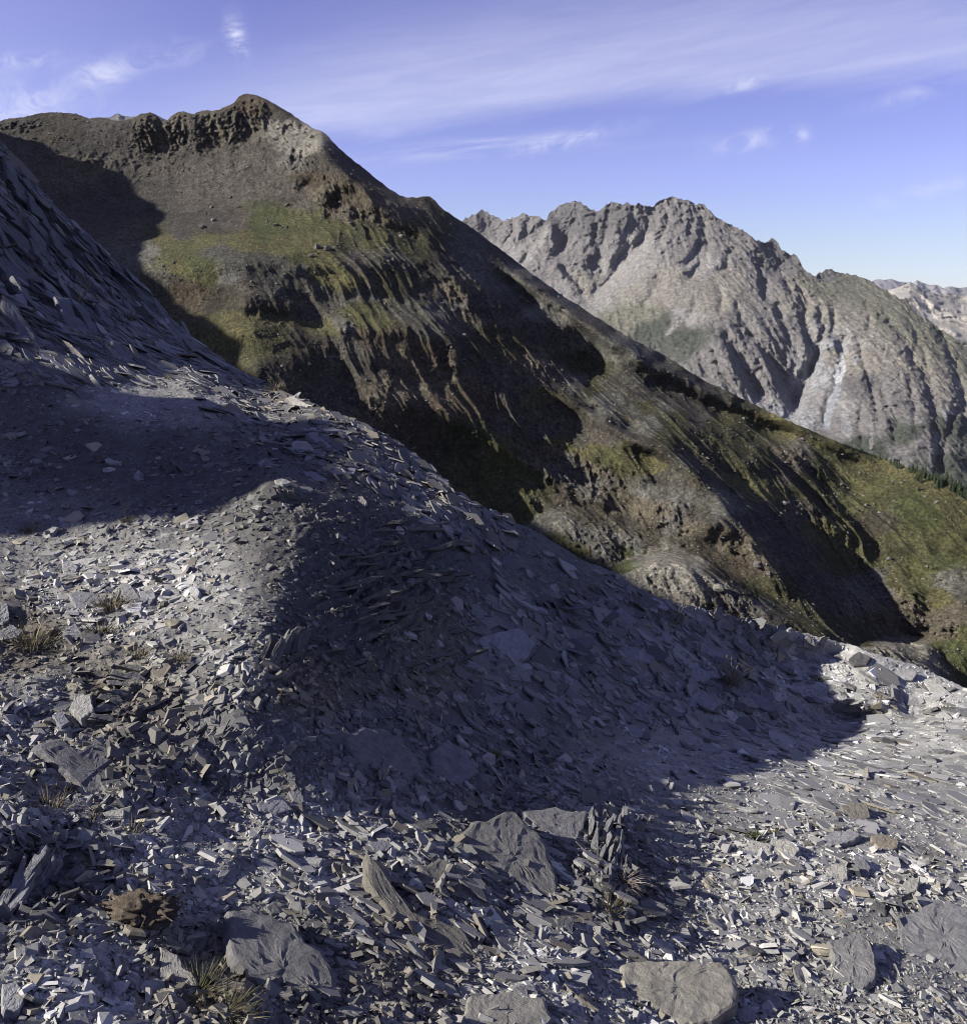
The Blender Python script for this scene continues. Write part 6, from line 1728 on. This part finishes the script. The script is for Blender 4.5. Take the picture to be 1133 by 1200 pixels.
# the weathered root clump
P, Nn, _ = on_ground(165, 1082)
P = P[0]
t = np.linalg.norm(P - EYE)
root = bpy.data.objects.new('root_clump', None)
COL.objects.link(root)
root.location = P
tag(root, 'brown weathered root clump lying at lower left', 'root clump')
mat_root = ground_mat('root_wood', 40.0, 0.9, 60.0, 0.45)
nu, nv = 40, 34
U, Vv = np.meshgrid(np.linspace(0, 2 * math.pi, nu, endpoint=False), np.linspace(0, math.pi, nv), indexing='ij')
S = np.stack([np.sin(Vv) * np.cos(U), np.sin(Vv) * np.sin(U), np.cos(Vv)], -1)
R0 = 1 + .9 * fbm(S * 1.6 + 3, 5, gain=.6) + .7 * (ridged(S * np.array([1.2, 3.2, 3.2]) + 1, 4) - .4)
B = S * R0[..., None] * np.array([30, 20, 13]) * t / FPX
B[..., 2] += 10 * t / FPX
idx = np.arange(nu * nv).reshape(nu, nv)
Fq = np.stack([idx[:, :-1], idx[:, 1:], np.roll(idx, -1, 0)[:, 1:], np.roll(idx, -1, 0)[:, :-1]], -1).reshape(-1, 4)
cw = np.array((.095, .078, .058))[None] * (1 + .7 * fbm(B.reshape(-1, 3) / .03, 3))[:, None]
link('root_burl', mesh_np('root_burl', B.reshape(-1, 3), Fq, mat_root, np.clip(cw, .02, .4)), root)


def tube(path, r0, r1, seg=7):
    V, F = [], []
    n = len(path)
    for i, p in enumerate(path):
        d = path[min(i + 1, n - 1)] - path[max(i - 1, 0)]
        d /= np.linalg.norm(d)
        a = np.cross(d, [.3, .5, .8]); a /= np.linalg.norm(a)
        b = np.cross(d, a)
        r = (r0 + (r1 - r0) * i / (n - 1)) * (1 + .2 * RNG.normal())
        for k in range(seg):
            an = 2 * math.pi * k / seg
            V.append(p + (a * math.cos(an) + b * math.sin(an)) * r)
    for i in range(n - 1):
        for k in range(seg):
            F.append([i * seg + k, i * seg + (k + 1) % seg, (i + 1) * seg + (k + 1) % seg, (i + 1) * seg + k])
    return np.array(V), np.array(F)


for k in range(12):
    a = RNG.uniform(0, 2 * math.pi)
    st = np.array([math.cos(a) * 24, math.sin(a) * 12, 6 + RNG.uniform(0, 10)]) * t / FPX
    d = np.array([math.cos(a), math.sin(a) * .8, RNG.uniform(-.4, .4)])
    path = [st + d * s * RNG.uniform(12, 18) * t / FPX + RNG.normal(size=3) * 2.0 * s * t / FPX for s in np.linspace(-.3, 1, 7)]
    V, F = tube(path, 3.0 * t / FPX, .7 * t / FPX)
    link('root', mesh_np('root', V, F, mat_root, np.zeros(V.shape) + np.array((.11, .09, .066)) * RNG.uniform(.7, 1.3)), root)

# conifers on the right-hand slope and at its far edge
mat_tree = leaf_mat('conifer_needles', None, .9)


def mid_ground(px, py):
    X, Y, Pm_ = MIDG
    j = int(np.clip(np.searchsorted(X[0], px), 0, X.shape[1] - 1))
    i = int(np.clip(np.searchsorted(Y[:, j], py), 0, X.shape[0] - 1))
    return Pm_[i, j]


def conifer(h, rng):
    """tiers of drooping boughs round a tapered trunk, ragged outline"""
    V, F, C = [], [], []
    nt_ = 9
    for i in range(nt_):
        f = i / (nt_ - 1)
        z = h * (.10 + .86 * f)
        r = h * .22 * (1 - f) ** .8 + h * .015
        nb = 9 if f < .6 else 6
        for k in range(nb):
            a = 2 * math.pi * k / nb + rng.uniform(-.4, .4)
            rr_ = r * rng.uniform(.55, 1.25)
            d = np.array([math.cos(a), math.sin(a), 0])
            s = np.array([-d[1], d[0], 0])
            k0 = len(V)
            V += [np.array([0, 0, z + h * .07]), d * rr_ * .6 + s * rr_ * .36 + [0, 0, z - .01 * h], d * rr_ + [0, 0, z - h * .05 * rng.uniform(.5, 1.6)], d * rr_ * .6 - s * rr_ * .36 + [0, 0, z - .01 * h]]
            tone = np.array((.026, .036, .018)) * rng.uniform(.55, 1.5)
            C += [tone * .8, tone, tone, tone]
            F += [[k0, k0 + 1, k0 + 2], [k0, k0 + 2, k0 + 3]]
    return np.array(V), np.array(F), np.clip(np.array(C), 0.005, .2)


def trunk_mesh(h):
    V, F = tube([np.array([0, 0, h * s]) for s in (-.05, .1, .4, .9)], h * .022, h * .004, 6)
    return mesh_np('trunk', V, F, mat_tree, np.zeros(V.shape) + np.array((.06, .045, .035)))


rt = np.random.default_rng(5)
tree_protos = []
for k in range(6):
    V, F, C = conifer(1.0, rt)
    tree_protos.append((mesh_np('crown', V, F, mat_tree, C, smooth=False), trunk_mesh(1.0)))


def put_tree(px, py, hpx, label, group, k):
    P = mid_ground(px, py)
    t = np.linalg.norm(P - EYE)
    h = hpx * t / FPX
    e = bpy.data.objects.new('pine_tree', None)
    COL.objects.link(e)
    e.location = P - np.array([0, 0, .03 * h])
    e.rotation_euler = (0, 0, rt.uniform(0, 6.28))
    e.scale = (h * rt.uniform(.9, 1.25), h * rt.uniform(.9, 1.25), h)
    tag(e, label, 'tree', group)
    c, tr = tree_protos[k % 6]
    link('crown', c, e)
    link('trunk', tr, e)


for (px, py, hp, lab) in [(958, 562, 13, 'dark fir standing alone on the grass, left of the slope trees'), (952, 556, 8, 'small fir just left of the lone dark fir'), (1072, 562, 12, 'tall fir of the pair on the sunny grass'), (1078, 565, 10, 'shorter fir of the pair on the sunny grass'),
                          (1096, 572, 12, 'fir with a long shadow on the sunny grass'), (1081, 560, 8, 'little fir behind the pair on the sunny grass'), (1050, 549, 8, 'small fir at the upper end of the sunny grass'), (1075, 575, 9, 'small fir below the pair on the sunny grass'), (996, 536, 6, 'tiny fir on the grass crest above the lone dark fir')]:
    put_tree(px, py, hp, lab, None, int(px))
for k in range(110):
    f = rt.uniform() ** .7
    px = 1030 + 113 * f + rt.normal() * 3
    sky_y = float(MIDSKYF(px))
    py = sky_y + rt.uniform(0.5, 2 + 13 * f)
    put_tree(px, py, rt.uniform(5, 13.5) * (0.6 + .5 * f), 'dark conifer in the belt of forest along the far edge of the grass slope', 'conifers of the forest belt at the right', k)
for k in range(26):
    px = rt.uniform(985, 1034)
    put_tree(px, float(MIDSKYF(px)) + rt.uniform(.5, 2.5), rt.uniform(3, 6), 'tiny conifer on the skyline where the forest belt thins out', 'tiny conifers on the grass skyline', k)

# boulders scattered over the turf and the scree
mat_boulder = ground_mat('boulder_rock', 1.2, 0.8, 2.0, 0.35)
bp = []
for k in range(6):
    nu, nv = 9, 7
    U, Vv = np.meshgrid(np.linspace(0, 2 * math.pi, nu, endpoint=False), np.linspace(0.0, math.pi, nv), indexing='ij')
    S = np.stack([np.sin(Vv) * np.cos(U), np.sin(Vv) * np.sin(U), np.cos(Vv)], -1)
    S = np.sign(S) * np.abs(S) ** .75 * (1 + .5 * perlin(S * 1.4 + k * 9))[..., None] * np.array([1, .8, .75])
    idx = np.arange(nu * nv).reshape(nu, nv)
    Fq = np.stack([idx[:, :-1], idx[:, 1:], np.roll(idx, -1, 0)[:, 1:], np.roll(idx, -1, 0)[:, :-1]], -1).reshape(-1, 4)
    bp.append(mesh_np('boulder', S.reshape(-1, 3), Fq, mat_boulder, np.zeros((nu * nv, 3)) + np.array((.105, .10, .088)) * RNG.uniform(.8, 1.3), smooth=False))


def put_boulder(px, py, size_px, label, k, group=None):
    P = mid_ground(px, py)
    t = np.linalg.norm(P - EYE)
    o = link('boulder', bp[k % 6])
    s = size_px * t / FPX / 2
    o.location = P + np.array([0, 0, .25 * s])
    o.scale = (s, s * RNG.uniform(.8, 1.2), s * RNG.uniform(.7, 1.1))
    o.rotation_euler = (RNG.uniform(-.3, .3), RNG.uniform(-.3, .3), RNG.uniform(0, 6.28))
    tag(o, label, 'boulder', group)


for k, (px, py, s, lab) in enumerate([(917, 590, 7, 'pale boulder alone on the slope beside the long dark gully'), (544, 393, 6, 'white boulder at the end of the pale rib'), (470, 277, 6, 'grey boulder on the grass below the rocky shoulder'), (461, 305, 5, 'small boulder lower on the grassy flank'),
                                      (237, 267, 8, 'largest dark boulder at the foot of the cirque scree'), (250, 258, 6, 'dark boulder above the largest one in the cirque'), (247, 243, 4, 'lone pale boulder high on the cirque scree'), (270, 231, 4, 'small dark boulder in the middle of the cirque scree'),
                                      (324, 264, 6, 'grey boulder on the green patch'), (336, 240, 5, 'pale boulder at the top of the green patch'), (371, 290, 8, 'dark craggy boulder at the right end of the upper bench'), (382, 292, 9, 'biggest dark crag on the upper bench'), (364, 300, 6, 'low boulder on the yellow grass'),
                                      (992, 572, 4, 'tiny white boulder on the green slope at the end of the shadow'), (1041, 655, 6, 'boulder beside the grassy hump at the right'), (886, 662, 12, 'bulbous tan rock pinnacle at the mouth of the ravine'), (900, 672, 8, 'small pointed rock pinnacle right of the bulbous one'), (841, 690, 13, 'smooth pale boulder set in the rock dome')]):
    put_boulder(px, py, s, lab, k)
n = 0
while n < 150:
    px, py = RNG.uniform(180, 1130), RNG.uniform(235, 740)
    if py < MIDSKYF(px) + 12 or py > FGSKYF(px) - 4:
        continue
    if fbm(np.array([px / 60.0, py / 40.0, 3.0]), 3) < .05:
        continue
    put_boulder(px, py, RNG.uniform(1.6, 4.0), 'small rock lying loose on the far mountainside', n, 'small loose rocks on the mountainside')
    n += 1



# loose rubble and low shrubs on the mountainside: far too many to count, one object each
def scatter_far(name, label, n, keep, size_px, squash, tones, mat, seed):
    rg = np.random.default_rng(seed)
    X, Y, Pm_ = MIDG
    px, py = rg.uniform(20, 1130, n * 8), rg.uniform(120, 790, n * 8)
    j = np.clip(np.searchsorted(X[0], px), 0, X.shape[1] - 1)
    ok = (py > MIDSKYF(px) + 4) & (py < FGSKYF(px) + 2)
    px, py, j = px[ok], py[ok], j[ok]
    v = (py - Y[0, j]) / (Y[-1, j] - Y[0, j])
    i = np.clip((v * (X.shape[0] - 1)).astype(int), 0, X.shape[0] - 1)
    P = Pm_[i, j]
    k = rg.uniform(size=len(px)) < keep(px, py, P)
    P = P[k][:n]
    n = len(P)
    t = np.linalg.norm(P - EYE, axis=1)
    s = np.exp(rg.normal(math.log(size_px), .38, n)) * t / FPX / 2
    base = np.array([[1, 0, 0], [.3, .95, .1], [-.8, .6, 0], [-.8, -.6, .05], [.3, -.95, 0], [.1, .1, 1.0], [-.3, .1, .85]], float)
    F0 = np.array([[0, 1, 5], [1, 2, 6], [1, 6, 5], [2, 3, 6], [3, 4, 6], [4, 5, 6], [4, 0, 5]])
    a = rg.uniform(0, 6.28, n)
    B = base[None] * (1 + rg.normal(size=(n, 7, 3)) * .22) * np.array([1, 1, squash])
    c_, s_ = np.cos(a)[:, None], np.sin(a)[:, None]
    B = np.stack([B[..., 0] * c_ - B[..., 1] * s_, B[..., 0] * s_ + B[..., 1] * c_, B[..., 2] - .15], -1) * s[:, None, None] + P[:, None]
    F = (F0[None] + (np.arange(n) * 7)[:, None, None]).reshape(-1, 3)
    tn = np.array(tones)[rg.integers(0, len(tones), n)] * np.exp(rg.normal(0, .25, n))[:, None]
    o = link(name, mesh_np(name, B.reshape(-1, 3), F, mat, np.repeat(tn[:, None], 7, 1).reshape(-1, 3), smooth=False))
    tag(o, label, None, None, 'stuff')


def near_cliffs(px, py, P):
    w = np.zeros(len(px))
    for a, b, rx, ry, s in CLIFFS:
        w = np.maximum(w, np.exp(-((px - a) / (rx * 1.9)) ** 2 - ((py - b - ry * .5) / (ry * 2.1)) ** 2))
    return .10 + .7 * w + .5 * np.clip(fbm(P / 30.0 + 3, 3) * 2 - .1, 0, 1)


def heath(px, py, P):
    w = np.interp(px, [0, 330, 450, 1133], [.06, .15, .6, .7])
    return w * np.clip(fbm(P / 22.0 + 13, 4) * 3 + .05, 0, 1)


scatter_far('rubble', 'stones and rubble strewn over the far mountainside', 9000, near_cliffs, 1.9, .8, [(.085, .078, .066), (.062, .056, .047), (.115, .105, .09)], mat_boulder, 3)
scatter_far('heath', 'low dark shrubs and tussocks on the far mountainside', 9000, heath, 2.3, .6, [(.028, .030, .014), (.036, .034, .016), (.045, .038, .02)], mat_tree, 4)

# ================================================================== thin blue air between the ranges
hz_m = bpy.data.materials.new('haze_air')
hz_m.use_nodes = True
ht = hz_m.node_tree
ht.nodes.remove(ht.nodes['Principled BSDF'])
pv = node(ht, 'ShaderNodeVolumePrincipled')
pv.inputs['Color'].default_value = (0.80, 0.86, 1.0, 1)
pv.inputs['Density'].default_value = 6e-6
pv.inputs['Anisotropy'].default_value = 0.2
ht.links.new(pv.outputs[0], ht.nodes['Material Output'].inputs['Volume'])
x0_, x1_, y0_, y1_, z0_, z1_ = -29000, 29000, -27000, 27500, -1400, 1950
Vh = np.array([(x, y, z) for z in (z0_, z1_) for y in (y0_, y1_) for x in (x0_, x1_)], float)
Fh = np.array([(0, 2, 3, 1), (4, 5, 7, 6), (0, 1, 5, 4), (2, 6, 7, 3), (0, 4, 6, 2), (1, 3, 7, 5)])
hz = link('haze', mesh_np('haze', Vh, Fh, hz_m, None, smooth=False))
tag(hz, 'thin bluish haze in the air', None, None, 'stuff')
